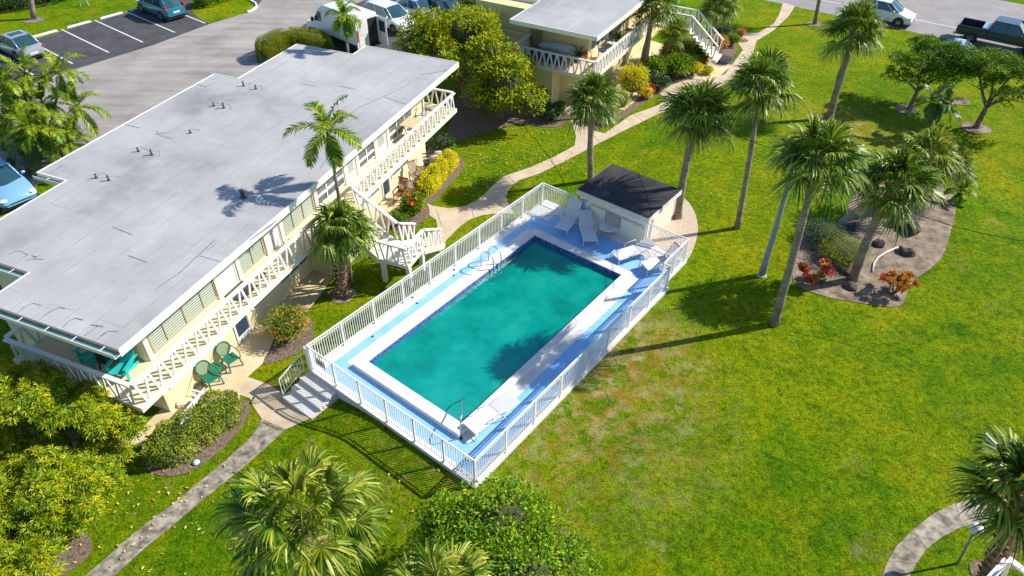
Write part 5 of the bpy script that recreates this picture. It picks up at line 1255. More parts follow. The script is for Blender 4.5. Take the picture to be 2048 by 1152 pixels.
# bare trunks whose crowns stand above the picture
for lab, bpx, tpx, r in (('bare palm trunk on the lawn above the silver coupe', (68, 38), (52, -40), .17), ('bare palm trunk beside the street at the top edge', (1629, 48), (1642, -20), .13)):
    bp = at(*bpx, 0); tp = above(bp, *tpx); tp = bp + (tp - bp) * 2.2
    t = thing('palm_tree', lab, 'palm tree', bp, 0, 'sabal palms on the lawn'); b = MB(); q = trunk_pts((0, 0, 0), tp - bp, 10, .08, 1); b.tube(q, np.linspace(r * 1.2, r * .8, 10), 12); b.build('trunk', M['barkgrey'], t, True)
    b = MB()
    for k in range(24):
        f = (k + .5) / 24; el = math.radians(82 - 120 * f); a = k * 2.4; fan_leaf(b, q[-1], (math.cos(a) * math.cos(el), math.sin(a) * math.cos(el), math.sin(el)), np.array([0, 0, 1.]), .9, .6, .6)
    b.build('crown', [M['sabal'], M['sabal']], t)
# feather palms
feather('slender feather palm in front of the roof edge', (704, 571), (655, 262), 1.6, 11, .09, .055, droop=2.0, el1=-38, ll=.46)
feather('feather palm beside the white van at the back roof edge', (-8.68, 36.38, 0.0), (688, 34), 1.15, 12, .09, .06, droop=2.2, el1=-40, ll=.40)
feather('clump of yellow green feather palms left of the roof, nearest the silver coupe', (95, 300), None, 1.75, 13, .08, .055, stems=[(118, 145), (52, 150), (155, 215), (85, 205)], droop=1.9, el1=-28, ll=.38)
feather('clump of feather palms at the left picture edge below the silver coupe', (20, 330), None, 1.75, 13, .08, .055, stems=[(5, 165), (15, 245), (35, 205)], droop=2.0, el1=-30, ll=.38)
feather('low feather palm clump against the left back roof corner', (135, 345), None, 1.6, 12, .07, .05, stems=[(95, 262), (135, 285), (60, 255)], droop=2.0, el1=-25, ll=.38)
shrub('dense undergrowth at the foot of the palm clump beside the roof', (110, 300), 1.6, 1.0, 5000, .2, .05, 'darkleaf')
shrub('second mass of undergrowth under the palms at the left edge', (40, 270), 1.6, 1.0, 4500, .2, .05, 'citrus')
feather('low feather palm left of the roof notch with hanging dark fronds', (60, 345), (55, 275), 1.9, 12, .07, .05, 'featherdark', droop=2.6, el1=-45, ll=.5)
feather('small feather palm with two curved stems under the wide tree', (1858, 262), None, 1.25, 11, .08, .055, leaf='featherdark', stems=[(1868, 195), (1890, 205)], droop=1.8, el1=-20, ll=.34, shaft=False, bz=.35)
feather('small young palm at the right end of the sandy bed', (1903, 400), (1925, 375), .95, 9, .06, .045, 'feather', bz=.35, el1=0, ll=.28, shaft=False)

# broad leaved trees
def tree_px(label, bpx, items, n, L, W, leaf, **k):
    bp = at(*bpx) if len(bpx) == 2 else np.array(bpx, float)
    return tree(label, bp, lobes_px(bp, items), n, L, W, leaf, **k)
tree_px('umbrella tree in full yellow green leaf filling the left picture edge under the balcony', (70, 930), [(50, 835, 2.9, 1.5, 1.2, 1.0), (150, 860, 2.5, 1.2, 1.0, .9), (0, 775, 2.8, 1.1, 1.0, .9), (230, 858, 1.9, .8, .75, .7), (100, 790, 2.6, .9, .8, .7), (165, 815, 2.4, .8, .7, .6), (100, 930, 1.6, 1.3, 1.1, 1.0), (205, 900, 1.0, .8, .7, .6), (0, 860, 2.0, 1.3, 1.2, 1.1), (-60, 820, 2.2, 1.5, 1.3, 1.0)], 5200, .17, .045, 'schef', rosette=True, core=.25, name='umbrella_tree', group='umbrella trees', tr=.12)
tree_px('umbrella tree with brighter yellow tips in the bottom left corner', (60, 1080), [(50, 990, 2.0, 1.4, 1.2, 1.1), (145, 1000, 1.6, 1.2, 1.0, .9), (20, 1080, 1.6, 1.3, 1.0, 1.0), (-60, 1020, 2.0, 1.6, 1.3, 1.2), (115, 1060, 1.0, .95, .9, .6), (185, 960, 1.1, .85, .8, .6), (165, 1010, .9, .8, .7, .6), (40, 1150, 1.4, 1.2, 1.0, .9)], 4600, .17, .045, 'schef', rosette=True, core=.25, name='umbrella_tree', group='umbrella trees', tr=.12)
tree_px('bushy yellow tipped tree behind the roof end, reaching over the parked cars', (935, 215), [(860, 80, 3.6, 2.0, 1.7, 1.4), (930, 70, 4.0, 1.9, 1.6, 1.4), (985, 120, 3.3, 1.5, 1.4, 1.3), (880, 130, 3.0, 1.6, 1.5, 1.2), (960, 60, 3.6, 1.5, 1.4, 1.2), (825, 110, 2.6, 1.2, 1.1, 1.0)], 15000, .20, .085, 'mango', name='bushy_tree', group='broad leaved trees', tr=.2, core=.62)
tree_px('rounded yellow green tree beside the lawn below the surfboard balcony', (1000, 235), [(1010, 170, 2.6, 1.5, 1.4, 1.5), (1045, 205, 1.7, 1.25, 1.1, 1.1), (975, 200, 1.8, 1.2, 1.1, 1.2), (1000, 135, 3.2, 1.1, 1.1, 1.1), (1030, 150, 2.5, 1.1, 1.0, 1.1)], 12000, .19, .085, 'mango', name='bushy_tree', group='broad leaved trees', tr=.18, core=.66)
tree_px('glossy bright green citrus tree at the bottom middle', (1050, 1230), [(1010, 1060, 2.6, 1.3, 1.2, 1.0), (930, 1045, 2.2, 1.1, .9, .8), (1080, 1110, 2.0, 1.2, 1.1, .9), (960, 1120, 2.2, 1.4, 1.2, 1.0), (1020, 1010, 2.0, .8, .7, .6), (1130, 1150, 1.4, 1.0, .9, .7), (875, 1050, 1.8, .8, .7, .6), (1030, 1150, 2.5, 1.5, 1.3, 1.0), (890, 1100, 1.9, .9, .8, .7)], 17000, .115, .06, 'citrus', name='citrus_tree', tr=.13, core=.6)
tree_px('spreading tree with flat crown and mulched trunk, left of the two by the street', (1818, 219), [(1830, 130, 2.6, 1.7, 1.3, .65), (1880, 110, 2.9, 1.6, 1.3, .65), (1800, 155, 2.0, 1.0, .9, .5), (1875, 160, 2.0, 1.3, 1.1, .5), (1920, 130, 2.6, 1.3, 1.2, .6), (1850, 95, 2.9, 1.2, 1.0, .5)], 18000, .13, .075, 'gumbo', name='spreading_tree', group='spreading trees by the street', tr=.13, core=0, gap=.3)
tree_px('spreading tree with crooked branches at the right edge over a mulch ring', (1951, 256), [(1985, 130, 3.2, 1.7, 1.4, .6), (2030, 150, 3.0, 1.5, 1.3, .6), (1960, 165, 2.4, 1.1, 1.0, .5), (2035, 200, 2.3, 1.3, 1.1, .5), (1955, 115, 3.3, 1.1, 1.1, .5), (2080, 170, 2.8, 1.4, 1.2, .6)], 15000, .13, .075, 'gumbo', name='spreading_tree', group='spreading trees by the street', tr=.15, core=0, gap=.3)
# hedges and shrubs
hedge('clipped rounded hedge behind the roof corner near the van', [(528, 128), (548, 112), (580, 100), (620, 102), (665, 112)], 2.3, 1.5, 8000, .055, .03, 'clip', rough=.0, z=0, ck=.46)
hedge('dark leafy hedge beside the teal car at the top edge', [(392, 18), (430, 5), (475, -10)], 1.3, 1.3, 1500, .12, .07, 'citrus', z=0)
hedge('dense mixed hedge in the bed between the patio and the sidewalk', [(298, 930), (345, 905), (385, 880), (430, 845), (480, 810)], 1.35, 1.0, 3300, .085, .04, 'hedge', z=0)
hedge('bright yellow croton hedge beside the rocking chairs', [(845, 395), (862, 372), (885, 345), (910, 322)], .95, .85, 2300, .085, .05, 'yel', z=0)
hedge('dark green hedge along the top left corner', [(-60, 30), (20, 18), (90, 5), (150, -12)], 2.0, 1.3, 1500, .12, .07, 'darkleaf', z=0)
shrub('round shrub covered with orange flowers left of the pool gate', (582, 672), .85, 1.15, 5200, .075, .035, 'hedge', 'orange', 70, fl=.055)
shrub('hibiscus bush with red flowers beside the outside stair', (828, 432), .60, 1.15, 3200, .11, .07, 'citrus', 'redfl', 12, fl=.13)
shrub('low green bush behind the stair railing left of the hibiscus', (800, 447), .5, .7, 2000, .08, .04, 'citrus')
shrub('dark shrub under the right end of the white balcony', (885, 300), .8, .8, 2200, .10, .06, 'darkleaf')
shrub('dark shrub at the foot of the rounded tree near the path fork', (1105, 238), .75, .9, 2200, .11, .07, 'darkleaf')
shrub('green shrub between the path fork and the balcony wall', (1085, 205), .8, 1.3, 2400, .12, .07, 'citrus')
shrub('mound of white leaved groundcover by the path fork', (1210, 246), .55, .35, 1700, .07, .035, 'silverleaf')
shrub('dark green bush left of the white leaved mound', (1183, 245), .4, .5, 1200, .09, .05, 'darkleaf')
shrub('tall feathery yellow shrub in front of the balcony corner', (1262, 195), .95, 2.0, 4600, .16, .03, 'yel')
shrub('yellow croton at the foot of the feathery shrub', (1290, 196), .45, .6, 1200, .12, .06, 'yel', 'redleaf', 14, fl=.12)
shrub('deep green shrub right of the feathery yellow shrub', (1318, 178), .7, .8, 1900, .12, .06, 'darkleaf')
shrub('large leafy dark shrub in the middle of the entrance bed', (1350, 150), 1.1, 1.3, 3400, .2, .09, 'citrus')
shrub('brownish red ti plants behind the dark shrub', (1335, 130), .7, 1.2, 1300, .16, .05, 'oraleaf')
shrub('green shrub near the stair foot of the second block', (1395, 128), .95, 1.2, 2800, .15, .07, 'hedge')
shrub('orange tinted croton row by the side stair', (1430, 100), .85, 1.0, 2600, .12, .06, 'oraleaf')
shrub('purple flowering groundcover at the curve of the path', (1448, 125), .7, .4, 2400, .05, .03, 'purple')
shrub('leafy green clump at the path junction', (1463, 92), .5, .8, 1500, .12, .06, 'citrus')
shrub('yellow flowering low shrub at the front of the entrance bed', (1415, 148), .4, .45, 1100, .09, .05, 'yel')
shrub('small brown grass tuft on the lawn by the path junction', (1479, 78), .35, .7, 900, .18, .02, 'oraleaf')
shrub('round clipped dark green shrub at the left of the sandy bed', (1645, 482), 1.0, .8, 6500, .05, .03, 'darkleaf')
shrub('round clipped olive shrub in front of the dark one', (1682, 518), 1.12, .8, 7500, .05, .03, 'clip')
def croton(label, px, pos, r, h, leaf, mid='redleaf'):
    bp = at(*px); t = thing('croton_plant', label, 'plant', bp, 0, 'crotons in the sandy bed'); 
    for k, (dx, dy, dz, m) in enumerate(pos):
        b = MB(); b.tube([(0, 0, 0), (dx * .5, dy * .5, dz * .6), (dx, dy, dz)], [.02, .015, .01], 5); b.build('stem', M['bark'], t)
        b = MB(); n = 60; u = rdirs(n); u[:, 2] = np.abs(u[:, 2]); d = norm(u + [0, 0, .3]); leaf_quads(b, np.tile([dx, dy, dz - .05], (n, 1)) + rdirs(n) * .06, d, np.full(n, .26), np.full(n, .07)); b.build('leaves', M[m], t)
    return t
for lab, px_, rr_, hh_, nn_, L_, W_, lf_ in (
    ('leafy green shrub between the feathery yellow shrub and the patio', (1305, 160), .8, 1.5, 2600, .16, .07, 'citrus'), ('tall dark shrub under the left palm of the pair', (1290, 172), .6, 1.1, 1800, .13, .06, 'darkleaf'),
    ('olive shrub in the middle of the entrance bed', (1372, 140), .8, 1.1, 2400, .14, .05, 'hedge'), ('yellow green shrub by the stair foot', (1385, 150), .6, .8, 1800, .12, .06, 'yel'),
    ('wide green shrub against the ground patio', (1345, 122), .9, 1.3, 2600, .18, .08, 'citrus'), ('dense shrub directly under the side stair', (1385, 108), .9, 1.2, 2600, .14, .06, 'hedge'),
    ('small red leaved plant at the front of the entrance bed', (1300, 185), .35, .5, 900, .12, .05, 'redleaf'), ('feathery shrub behind the white leaved mound', (1235, 222), .75, 1.2, 2600, .15, .03, 'hedge'),
    ('orange leaved plant at the edge of the entrance bed', (1400, 135), .45, .7, 1200, .12, .05, 'oraleaf'), ('dark shrub behind the orange croton row', (1440, 80), .8, 1.1, 2200, .12, .06, 'darkleaf')):
    shrub(lab, px_, rr_, hh_, nn_, L_, W_, lf_)
croton('pink and red croton clump beside the clipped shrubs', (1625, 570), [(rng.uniform(-.6, .6), rng.uniform(-.45, .6), rng.uniform(.45, .95), 'redleaf' if k < 9 else 'oraleaf') for k in range(15)], .5, .8, 'redleaf')
croton('orange and yellow croton clump at the lower end of the sandy bed', (1788, 588), [(rng.uniform(-.65, .65), rng.uniform(-.4, .6), rng.uniform(.4, .85), 'redleaf' if k < 2 else 'oraleaf') for k in range(15)], .5, .8, 'oraleaf')
# boulders in the sandy bed
for k, (x, y, r) in enumerate(((1704, 458, .34), (1757, 490, .32), (1811, 508, .36), (1818, 462, .5), (1788, 450, .4), (1636, 560, .3), (1690, 545, .28), (1700, 575, .3), (1745, 470, .16))):
    b = MB(); b.ball((0, 0, 0), 1, 11, 8, (1, .8, .55)); v = b.V[0]; v += .14 * np.sin(v[:, [1, 2, 0]] * 5 + k * 2) * r / .3; v *= r
    o = b.build('boulder', M['rock'], None, True); p = at(x, y); o.location = (p[0], p[1], p[2] + r * .22); o.rotation_euler = (0, 0, k * 1.3)
    tag(o, ['dark boulder at the back left of the sandy bed', 'dark boulder just right of the leaning palm trunk', 'flat brown boulder right of the curved white pipe', 'largest black boulder at the right of the sandy bed', 'dark boulder left of the largest one', 'dark boulder at the foot of the pink crotons', 'dark boulder between the olive shrub and the trunk', 'dark boulder left of the leaning palm base', 'smallest boulder behind the white pipe'][k], 'boulder', 'boulders in the sandy bed')
b = MB(WORLD); b.tube([at(x, y) + [0, 0, .06] for x, y in ((1744, 545), (1747, 528), (1756, 516), (1772, 506), (1795, 496))], .035, 8)
tag(b.build('drain_pipe', M['white'], None, True), 'curved white plastic pipe lying on the sandy bed', 'pipe')
# scattered fallen leaves
def litter(n, regs, name):
    b = MB(WORLD); k = 0
    for x0, y0, x1, y1, m in regs:
        for _ in range(m):
            p = at(rng.uniform(x0, x1), rng.uniform(y0, y1)); a = rng.uniform(0, 6.3); s_ = rng.uniform(.03, .075); d = np.array([math.cos(a), math.sin(a), 0]); q = np.array([-d[1], d[0], 0])
            p = p + [0, 0, .03 + rng.uniform(0, .03)]; b.quads(np.array([[p - d * s_, p + q * s_ * .45 + [0, 0, .02], p + d * s_ * 1.1, p - q * s_ * .45]]))
    o = b.build(name, M['deadleaf']); o['kind'] = 'stuff'; return o
litter(0, [(930, 255, 1140, 345, 230), (900, 330, 1010, 400, 70), (1070, 300, 1180, 350, 40), (60, 1000, 330, 1150, 80), (220, 920, 480, 1030, 50), (350, 1000, 560, 1152, 25), (620, 900, 900, 1152, 20), (1000, 350, 1500, 500, 22)], 'fallen_leaves')

# ------------------------------------------------------------------ furniture and small things
pl = at(1523, 551); pt = above(pl, 1596, 305)
t = thing('light_pole', 'tall tapered grey concrete light pole between two palms on the lawn', 'light pole', pl, 0)
tl = pt - pl; b = MB(); b.tube([(0, 0, 0), tl * .13, tl * .135, tl * .5, tl], [.15, .145, .125, .105, .08], 14); b.build('pole', M['polegrey'], t, True)
b = MB(); b.tube([tl * .90, tl * .90 + [.15, .0, .12], tl * .9 + [.42, -.05, .12], tl * .9 + [.5, -.06, 0]], .018, 6); b.build('arm', M['darkmetal'], t, True)
b = MB(); b.lathe([(.03, .12), (.07, .1), (.11, -.02), (.09, -.12), (.02, -.16)], tuple(tl * .9 + [.5, -.06, -.08]), 12); b.build('lamp_head', M['darkmetal'], t, True)
b = MB(); b.lathe([(.2, 0), (.2, .05), (.16, .08)], (0, 0, 0), 14); b.build('base_collar', M['copeside'], t)
def cable(label, A, B_, sag):
    f = np.linspace(0, 1, 20)[:, None]; P = A + (B_ - A) * f - np.array([0, 0, 1.]) * sag * 4 * f * (1 - f)
    b = MB(WORLD); b.tube(P, .014, 5); return tag(b.build('overhead_cable', M['black']), label, 'cable', 'overhead cables')
top_ = pl + tl * .97
p4 = at(1245, 222, 4.4); cable('thin black cable sagging from the second block to the light pole', np.array([*F2.w((-.3, 2.5, 4.6))[0][:2], 4.6]), top_, 1.1)
cable('thin pale cable running from the light pole to the right edge', top_, at(2100, 490, 4.6), .6)
# globe lamp
gl = at(1915, 1127); gt = above(gl, 1950, 1062)
t = thing('garden_lamp', 'white globe lamp on a short grey post by the curved path', 'lamp', gl, 0)
g_ = gt - gl; b = MB(); b.tube([(0, 0, 0), g_], [.035, .03], 8); b.build('post', M['polegrey'], t, True)
b = MB(); b.ball(tuple(g_ + [0, 0, .10]), .17, 20, 14); b.build('globe', M['globe'], t, True)
b = MB(); b.lathe([(.08, 0), (.08, .04)], tuple(g_ - [0, 0, .07]), 10); b.build('collar', M['white'], t)
# thin green post bottom left
bp = at(100, 1165, 0); t0 = above(bp, 82, 1075); b = MB(WORLD); b.tube([bp, t0], .02, 6); tag(b.build('garden_stake', M['hose'], None, True), 'thin green stake in the bottom left lawn', 'stake')
# garden hose on the stair column
hp = FB.w((-13.68, 19.6, 0))[0]; b = MB(); 
for k in range(4): a = np.linspace(0, 6.28, 16); b.tube([(.0 + .02 * k, .10 * math.cos(q), .62 + .22 * math.sin(q)) for q in a], .018, 6)
b.tube([(0, .1, .5), (-.05, .15, .1), (-.3, .3, .02), (-.7, .35, .02), (-1.1, .7, .02)], .014, 6)
o = b.build('garden_hose', M['hose'], None, True); o.location = hp + np.array([-.05, -.02, 0]); o.rotation_euler = (0, 0, FB.rz); tag(o, 'coiled green garden hose on the stair column', 'hose')

def legs4(t, m, sx, sy, h, th=.035, splay=.05):
    for a in (-1, 1):
        for c in (-1, 1):
            b = MB(); b.bar((a * (sx + splay), c * (sy + splay), 0), (a * sx, c * sy, h), th, th, up=(1, 0, 0)); b.build('leg', m, t)
def round_chair(label, loc, rz):
    t = thing('patio_chair', label, 'chair', loc, rz, 'green plastic chairs on the patio'); m = M['greenplastic']
    legs4(t, m, .22, .22, .42, .045)
    b = MB(); b.box(-.24, .26, -.25, .25, .40, .44, .96); b.build('seat', m, t, bevel=.02)
    b = MB(); a = np.linspace(0, 2 * math.pi, 22); b.tube([(-.26 - .10 * (1 + math.sin(q)) * .8, .27 * math.cos(q), .68 + .26 * math.sin(q)) for q in a], .024, 6)
    P = [(-.26 - .10 * (1 + math.sin(q)) * .8 * 1.0, .25 * math.cos(q), .68 + .245 * math.sin(q)) for q in a[:-1]]
    b.mi = 1; b.raw(P, [tuple(range(len(P)))]); b.build('backrest', [m, M['hedgemesh']], t)
    for s_ in (-1, 1):
        b = MB(); b.tube([(-.28, s_ * .27, .70), (-.05, s_ * .31, .66), (.2, s_ * .31, .64), (.26, s_ * .28, .55), (.26, s_ * .25, .42)], .022, 6); b.build('arm', m, t, True)
    return t
M['hedgemesh'] = mat('green_mesh_back', (.30, .36, .22), .6, (.22, .30, .18), 30)
out_dir = FB.rz
c1 = round_chair('green plastic chair with round back left of the little green table', at(427, 770, 0), out_dir - .25)
round_chair('green plastic chair with round back right of the little green table, by the lower door', at(466, 732, 0), out_dir - .3)
t = thing('patio_table', 'small green plastic table between the green chairs', 'table', at(436, 752, 0), out_dir + .1)
legs4(t, M['greenplastic'], .18, .18, .42, .035); b = MB(); b.box(-.24, .24, -.24, .24, .42, .45); b.build('tabletop', M['greenplastic'], t, bevel=.02)
def adirondack(label, loc, rz):
    t = thing('adirondack_chair', label, 'chair', loc, rz, 'teal wooden chairs on the balcony'); m = M['teal']
    for s_ in (-1, 1):
        b = MB(); b.bar((.36, s_ * .28, 0), (.34, s_ * .28, .52), .10, .025, up=(0, 1, 0)); b.build('leg', m, t)
        b = MB(); b.bar((.42, s_ * .24, .34), (-.45, s_ * .24, .05), .11, .025, up=(0, 1, 0)); b.build('leg', m, t)
        b = MB(); b.bar((.46, s_ * .32, .54), (-.30, s_ * .32, .50), .12, .025); b.build('arm', m, t)
    b = MB()
    for k in range(6): f = k / 6; b.bar((.42 - f * .62, -.27, .36 - f * .14), (.42 - f * .62, .27, .36 - f * .14), .085, .02)
    b.build('seat', m, t)
    b = MB()
    for k in range(5): y = -.22 + k * .11; b.bar((-.16, y * .85, .20), (-.52, y, .86 + .07 * math.cos(y * 7)), .095, .02, up=(1, 0, 0))
    b.build('backrest', m, t)
    return t
FBr = FB.rz
adirondack('teal wooden chair at the balcony corner facing the lawn', FB.w((-17.1, 9.85, 2.504))[0], FBr - math.pi / 2 + .35)
adirondack('teal wooden chair deeper under the balcony roof', FB.w((-18.4, 9.95, 2.504))[0], FBr - math.pi / 2 - .1)
t = thing('grill', 'dark covered grill between the teal chairs', 'grill', FB.w((-17.7, 9.9, 2.504))[0], FBr)
b = MB(); b.box(-.22, .22, -.3, .3, .35, .8, .85); b.build('hood', M['black'], t, bevel=.03); legs4(t, M['black'], .18, .25, .35)
def rocker(label, loc, rz, m):
    t = thing('rocking_chair', label, 'chair', loc, rz, 'wooden chairs on the right patio')
    for s_ in (-1, 1):
        b = MB(); a = np.linspace(-.42, .42, 8); b.tube([(q, s_ * .26, .02 + .22 * q * q) for q in a], .02, 5); b.build('rocker', m, t)
        b = MB(); b.bar((.24, s_ * .26, .04), (.24, s_ * .26, .62), .04, .04, up=(1, 0, 0)); b.build('leg', m, t)
        b = MB(); b.bar((-.24, s_ * .26, .04), (-.36, s_ * .26, .62), .04, .04, up=(1, 0, 0)); b.build('leg', m, t)
        b = MB(); b.bar((.3, s_ * .28, .63), (-.34, s_ * .28, .61), .07, .025); b.build('arm', m, t)
    b = MB()
    for k in range(7): x = .24 - k * .08; b.bar((x, -.25, .42 - k * .008), (x, .25, .42 - k * .008), .062, .018)
    b.build('seat', m, t); b = MB()
    for k in range(7): y = -.21 + k * .07; b.bar((-.27, y, .38), (-.46, y, 1.06), .045, .016, up=(1, 0, 0))
    b.bar((-.46, -.27, 1.06), (-.46, .27, 1.06), .03, .09); b.bar((-.29, -.27, .42), (-.29, .27, .42), .03, .06); b.build('backrest', m, t); return t
rocker('red brown slatted chair on the patio near the hibiscus', FB.w((-15.95, 25.3, .018))[0], FBr - 2.9 + 1.4, M['brownwood'])
rocker('weathered grey rocking chair in front of the yellow hedge', FB.w((-16.0, 27.1, .018))[0], FBr - .5, M['wood'])
t = thing('patio_table', 'small weathered slatted table between the wooden chairs', 'table', FB.w((-15.9, 26.2, .018))[0], FBr)
legs4(t, M['wood'], .2, .2, .42, .04, 0); b = MB()
for k in range(6): b.box(-.26, .26, -.26 + k * .09, -.26 + k * .09 + .075, .42, .445)
b.build('tabletop', M['wood'], t)
t = thing('patio_bench', 'dark bench with cushions in the shade under the balcony end', 'bench', FB.w((-15.9, 28.9, .018))[0], FBr - .9)
b = MB(); b.box(-.3, .3, -.6, .6, .32, .38); b.build('seat', M['darkmetal'], t); b = MB(); b.bar((-.3, -.6, .7), (-.3, .6, .7), .05, .05); b.bar((-.3, -.6, .5), (-.3, .6, .5), .03, .05); b.build('backrest', M['darkmetal'], t); legs4(t, M['darkmetal'], .26, .55, .32, .04, 0)
for k, (y, lab) in enumerate(((-.25, 'pale lilac cushion on the left of the shaded bench'), (.25, 'pale lilac cushion on the right of the shaded bench'))):
    b = MB(); b.ball((0, 0, 0), 1, 10, 8, (.09, .23, .22)); v = b.V[0]; b.V[0] = np.sign(v) * np.array([.09, .23, .22]) * (np.abs(v) / np.array([.09, .23, .22]) + 1e-9) ** .5
    o = b.build('cushion', M['cushion'], None, True); o.location = FB.w((-15.9 + .1, 28.9 + y, .63))[0]; o.rotation_euler = (0, -.3, FBr - .9); tag(o, lab, 'cushion', 'cushions on the bench')
# glider bench by the hedge
t = thing('glider_bench', 'white framed patio bench with mesh back behind the mixed hedge', 'bench', at(385, 838, 0) + [0, 0, .018], FBr + .08)
for x in (-.28, .28):
    for y in (-.68, .68): b = MB(); b.bar((x, y, 0), (x, y, .62), .04, .04, up=(1, 0, 0)); b.build('leg', M['white'], t)
for y in (-.68, .68): b = MB(); b.bar((-.34, y, .64), (.34, y, .64), .07, .03); b.build('arm', M['white'], t)
b = MB(); b.box(-.28, .26, -.64, -.02, .40, .43); b.box(-.28, .26, .02, .64, .40, .43); b.build('seat', M['sling'], t)
b = MB(); b.bar((.27, -.33, .46), (.27, -.33, .9), .62, .02, up=(1, 0, 0)); b.bar((.27, .33, .46), (.27, .33, .9), .62, .02, up=(1, 0, 0)); b.build('backrest', M['sling'], t)
b = MB(); b.tube([(.28, -.68, .4), (.28, -.68, .93), (.28, .68, .93), (.28, .68, .4)], .022, 6); b.build('frame', M['white'], t)
# upstairs table and chairs
t = thing('balcony_table', 'tan square table with scrolled metal legs at the right end of the balcony', 'table', FB.w((-16.25, 27.4, 2.504))[0], FBr)
legs4(t, M['brownwood'], .25, .32, .70, .03, -.12); b = MB(); b.box(-.38, .38, -.5, .5, .70, .73); b.build('tabletop', M['tan'], t, bevel=.01)
def metal_chair(label, loc, rz, m='darkmetal', cush='cushion'):
    t = thing('balcony_chair', label, 'chair', loc, rz, 'metal chairs on balconies'); legs4(t, M[m], .22, .22, .42, .025, .02)
    b = MB(); b.box(-.24, .24, -.24, .24, .42, .48); b.build('seat_cushion', M[cush], t, bevel=.02)
    b = MB(); b.tube([(-.24, -.24, .42), (-.34, -.24, .95), (-.34, .24, .95), (-.24, .24, .42)], .016, 6)
    for k in range(5): y = -.16 + k * .08; b.bar((-.25, y, .48), (-.34, y, .94), .012, .012, up=(1, 0, 0))
    b.build('backrest', M[m], t)
    for s_ in (-1, 1): b = MB(); b.tube([(-.28, s_ * .25, .66), (.2, s_ * .26, .66), (.24, s_ * .24, .45)], .014, 6); b.build('arm', M[m], t)
    return t
metal_chair('dark metal chair with pale cushion right of the tan balcony table', FB.w((-16.1, 28.35, 2.504))[0], FBr - 1.75, cush='sling')
metal_chair('dark metal chair standing by the post at the balcony end', FB.w((-16.5, 28.9, 2.504))[0], FBr - 1.2, cush='sling')
metal_chair('dark metal chair on the second block balcony nearest its corner', F2.w((-.95, 3.4, 2.504))[0], F2.rz + .4, cush='navy')
metal_chair('dark metal chair on the second block balcony, farther one', F2.w((-.95, 4.8, 2.504))[0], F2.rz - .3, cush='sling')
metal_chair('dark metal chair on the second block balcony near the stair', F2.w((-.9, 7.4, 2.504))[0], F2.rz, cush='tan')
metal_chair('chair on the ground patio under the second block balcony', F2.w((-.4, 5.6, .03))[0], F2.rz + .2, 'wood', 'brownwood')
metal_chair('chair on the ground patio beside the dark ball planter', F2.w((.2, 7.6, .03))[0], F2.rz - .5, 'wood', 'sling')
t = thing('planter', 'dark round planter hanging below the second block balcony', 'planter', F2.w((.3, 5.2, 1.5))[0], 0)
b = MB(); b.ball((0, 0, 0), .28, 16, 10); b.build('pot', M['black'], t, True)
b = MB(); b.tube([(0, 0, .2), (-.4, 0, 1.0)], .008, 4); b.build('chain', M['darkmetal'], t)
# surfboard, lattice and plant on the corner balcony
b = MB(); nP = 26; x = np.linspace(-1.6, 1.6, nP); hw_ = .36 * np.sqrt(np.clip(1 - np.abs(x / 1.61) ** 2.4, 0, 1)); V = []; F = []
for i in range(nP): V += [(x[i], -.045, -hw_[i]), (x[i], .045, -hw_[i] * .9), (x[i], .045, hw_[i] * .9), (x[i], -.045, hw_[i])]
for i in range(nP - 1):
    for q in range(4): k = (q + 1) % 4; F.append((i * 4 + q, i * 4 + k, i * 4 + 4 + k, i * 4 + 4 + q))
b.raw(V, F); sb = thing('surfboard', 'long pale blue surfboard lying on its edge along the balcony wall', 'surfboard', F2.w((-3.1, 2.35, 2.504))[0], F2.rz)
o = b.build('board', M['board'], sb, True); o.location = (0, 0, .42); o.rotation_euler = (math.radians(-14), 0, 0)
b = MB(); b.box(1.2, 1.62, -.052, .052, -.16, .16); o = b.build('nose_band', M['lampred'], sb); o.location = (0, 0, .42); o.rotation_euler = (math.radians(-14), 0, 0); o.scale = (1, 1, .9)
t = thing('trellis', 'dark brown wooden trellis standing at the left of the corner balcony', 'trellis', F2.w((-4.95, 2.45, 2.504))[0], F2.rz)
b = MB()
for k in range(7): b.bar((-.4 + k * .13, 0, 0), (-.4 + k * .13, 0, 1.85), .02, .03, up=(0, 1, 0))
for k in range(12): b.bar((-.42, -.02, .1 + k * .16), (.42, -.02, .1 + k * .16), .02, .02)
b.build('lattice', M['lattice'], t)
def potted(label, loc, r=.18, h=.32, fr_=.45, leaf='featherdark'):
    t = thing('potted_plant', label, 'plant', loc, 0, 'potted plants on the second block'); b = MB(); b.lathe([(r * .7, 0), (r, h), (r * 1.08, h), (r * .9, h - .02)], n=16); b.build('pot', M['clay'], t, True)
    b = MB(); n = 16
    for k in range(n): a = k * 2.4; el = math.radians(75 - 60 * k / n); frond(b, (0, 0, h), (math.cos(a) * math.cos(el), math.sin(a) * math.cos(el), math.sin(el)), fr_ * 1.5, 1.8, .14, 16, .012)
    b.build('foliage', [M[leaf], M[leaf]], t); return t
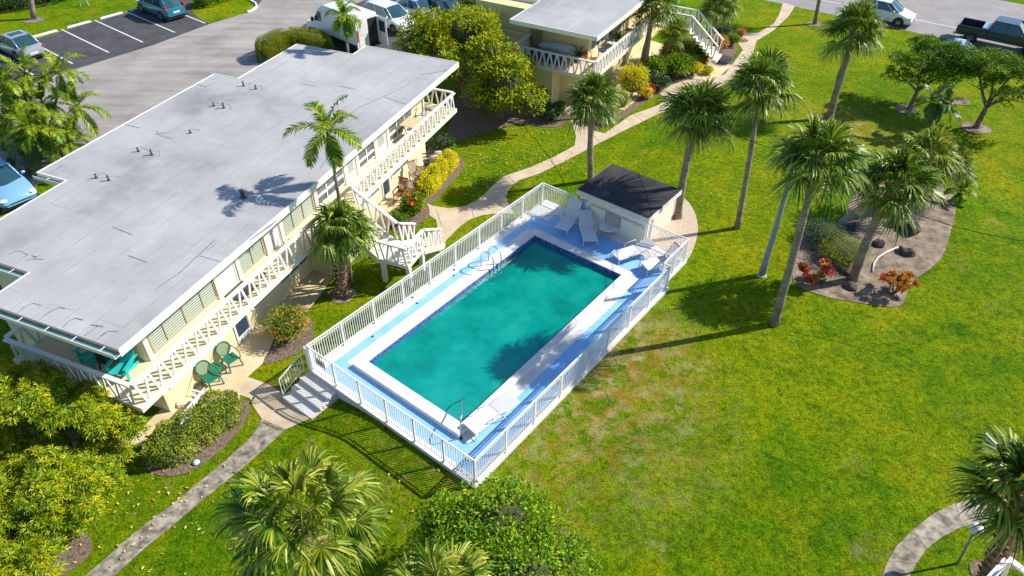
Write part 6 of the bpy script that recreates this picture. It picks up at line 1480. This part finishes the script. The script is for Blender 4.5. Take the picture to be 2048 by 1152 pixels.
potted('potted fern beside the wall corner of the balcony with the surfboard', F2.w((-1.95, 2.1, 2.504))[0], .2, .4, .5)
potted('potted plant further along the second block balcony', F2.w((-.7, 8.6, 2.504))[0], .2, .4, .4)
potted('potted plant at the near edge of the second block balcony', F2.w((-1.1, 6.2, 2.504))[0], .16, .3, .35, 'citrus')
o = MB(); o.ball((0, 0, .22), .2, 12, 8); o = o.build('beach_float', M['pink'], None, True); o.location = F2.w((-4.2, 1.75, 2.504))[0]; tag(o, 'pink beach float in front of the surfboard', 'float')
t = thing('storage_box', 'dark blue storage box on the surfboard balcony behind the railing', 'box', F2.w((-3.6, 1.3, 2.504))[0], F2.rz); b = MB(); b.box(-1.1, 1.1, -.3, .3, 0, .42); b.build('chest', M['navy'], t, bevel=.02); b = MB(); b.box(-1.13, 1.13, -.33, .33, .422, .47); b.build('lid', M['navy'], t, bevel=.01)
# small things on the lawn, beds and walls
b = MB(); b.lathe([(.10, 0), (.12, .05), (.05, .09)], n=14); o = b.build('bowl', M['board'], None, True); o.location = at(393, 927, 0) + [0, 0, .02]; tag(o, 'small pale blue bowl lying at the edge of the hedge bed', 'bowl')
b = MB(); b.box(-.38, .38, -.5, .5, 0, .02); o = b.build('door_mat', M['darkmetal']); o.location = FB.w((-16.3, 14.5, 2.505))[0]; o.rotation_euler = (0, 0, FBr); tag(o, 'dark mat outside the first balcony door', 'mat')
b = MB(); b.lathe([(.09, 0), (.12, .14)], n=12); o = b.build('flower_pot', M['clay'], None, True); o.location = FB.w((-16.1, 15.5, 2.505))[0]; tag(o, 'small clay pot on the balcony beside the dark mat', 'pot')
t = thing('garden_ornament', 'small white ornament on the top left lawn', 'ornament', at(170, 12, 0), .4); b = MB(); b.bar((-.3, 0, 0), (-.2, 0, .5), .06, .06); b.bar((.3, 0, 0), (.2, 0, .5), .06, .06); b.build('leg', M['white'], t); b = MB(); b.bar((-.3, 0, .5), (.3, 0, .5), .12, .05); b.ball((.38, 0, .62), .1, 10, 6); b.build('top', M['wood'], t)
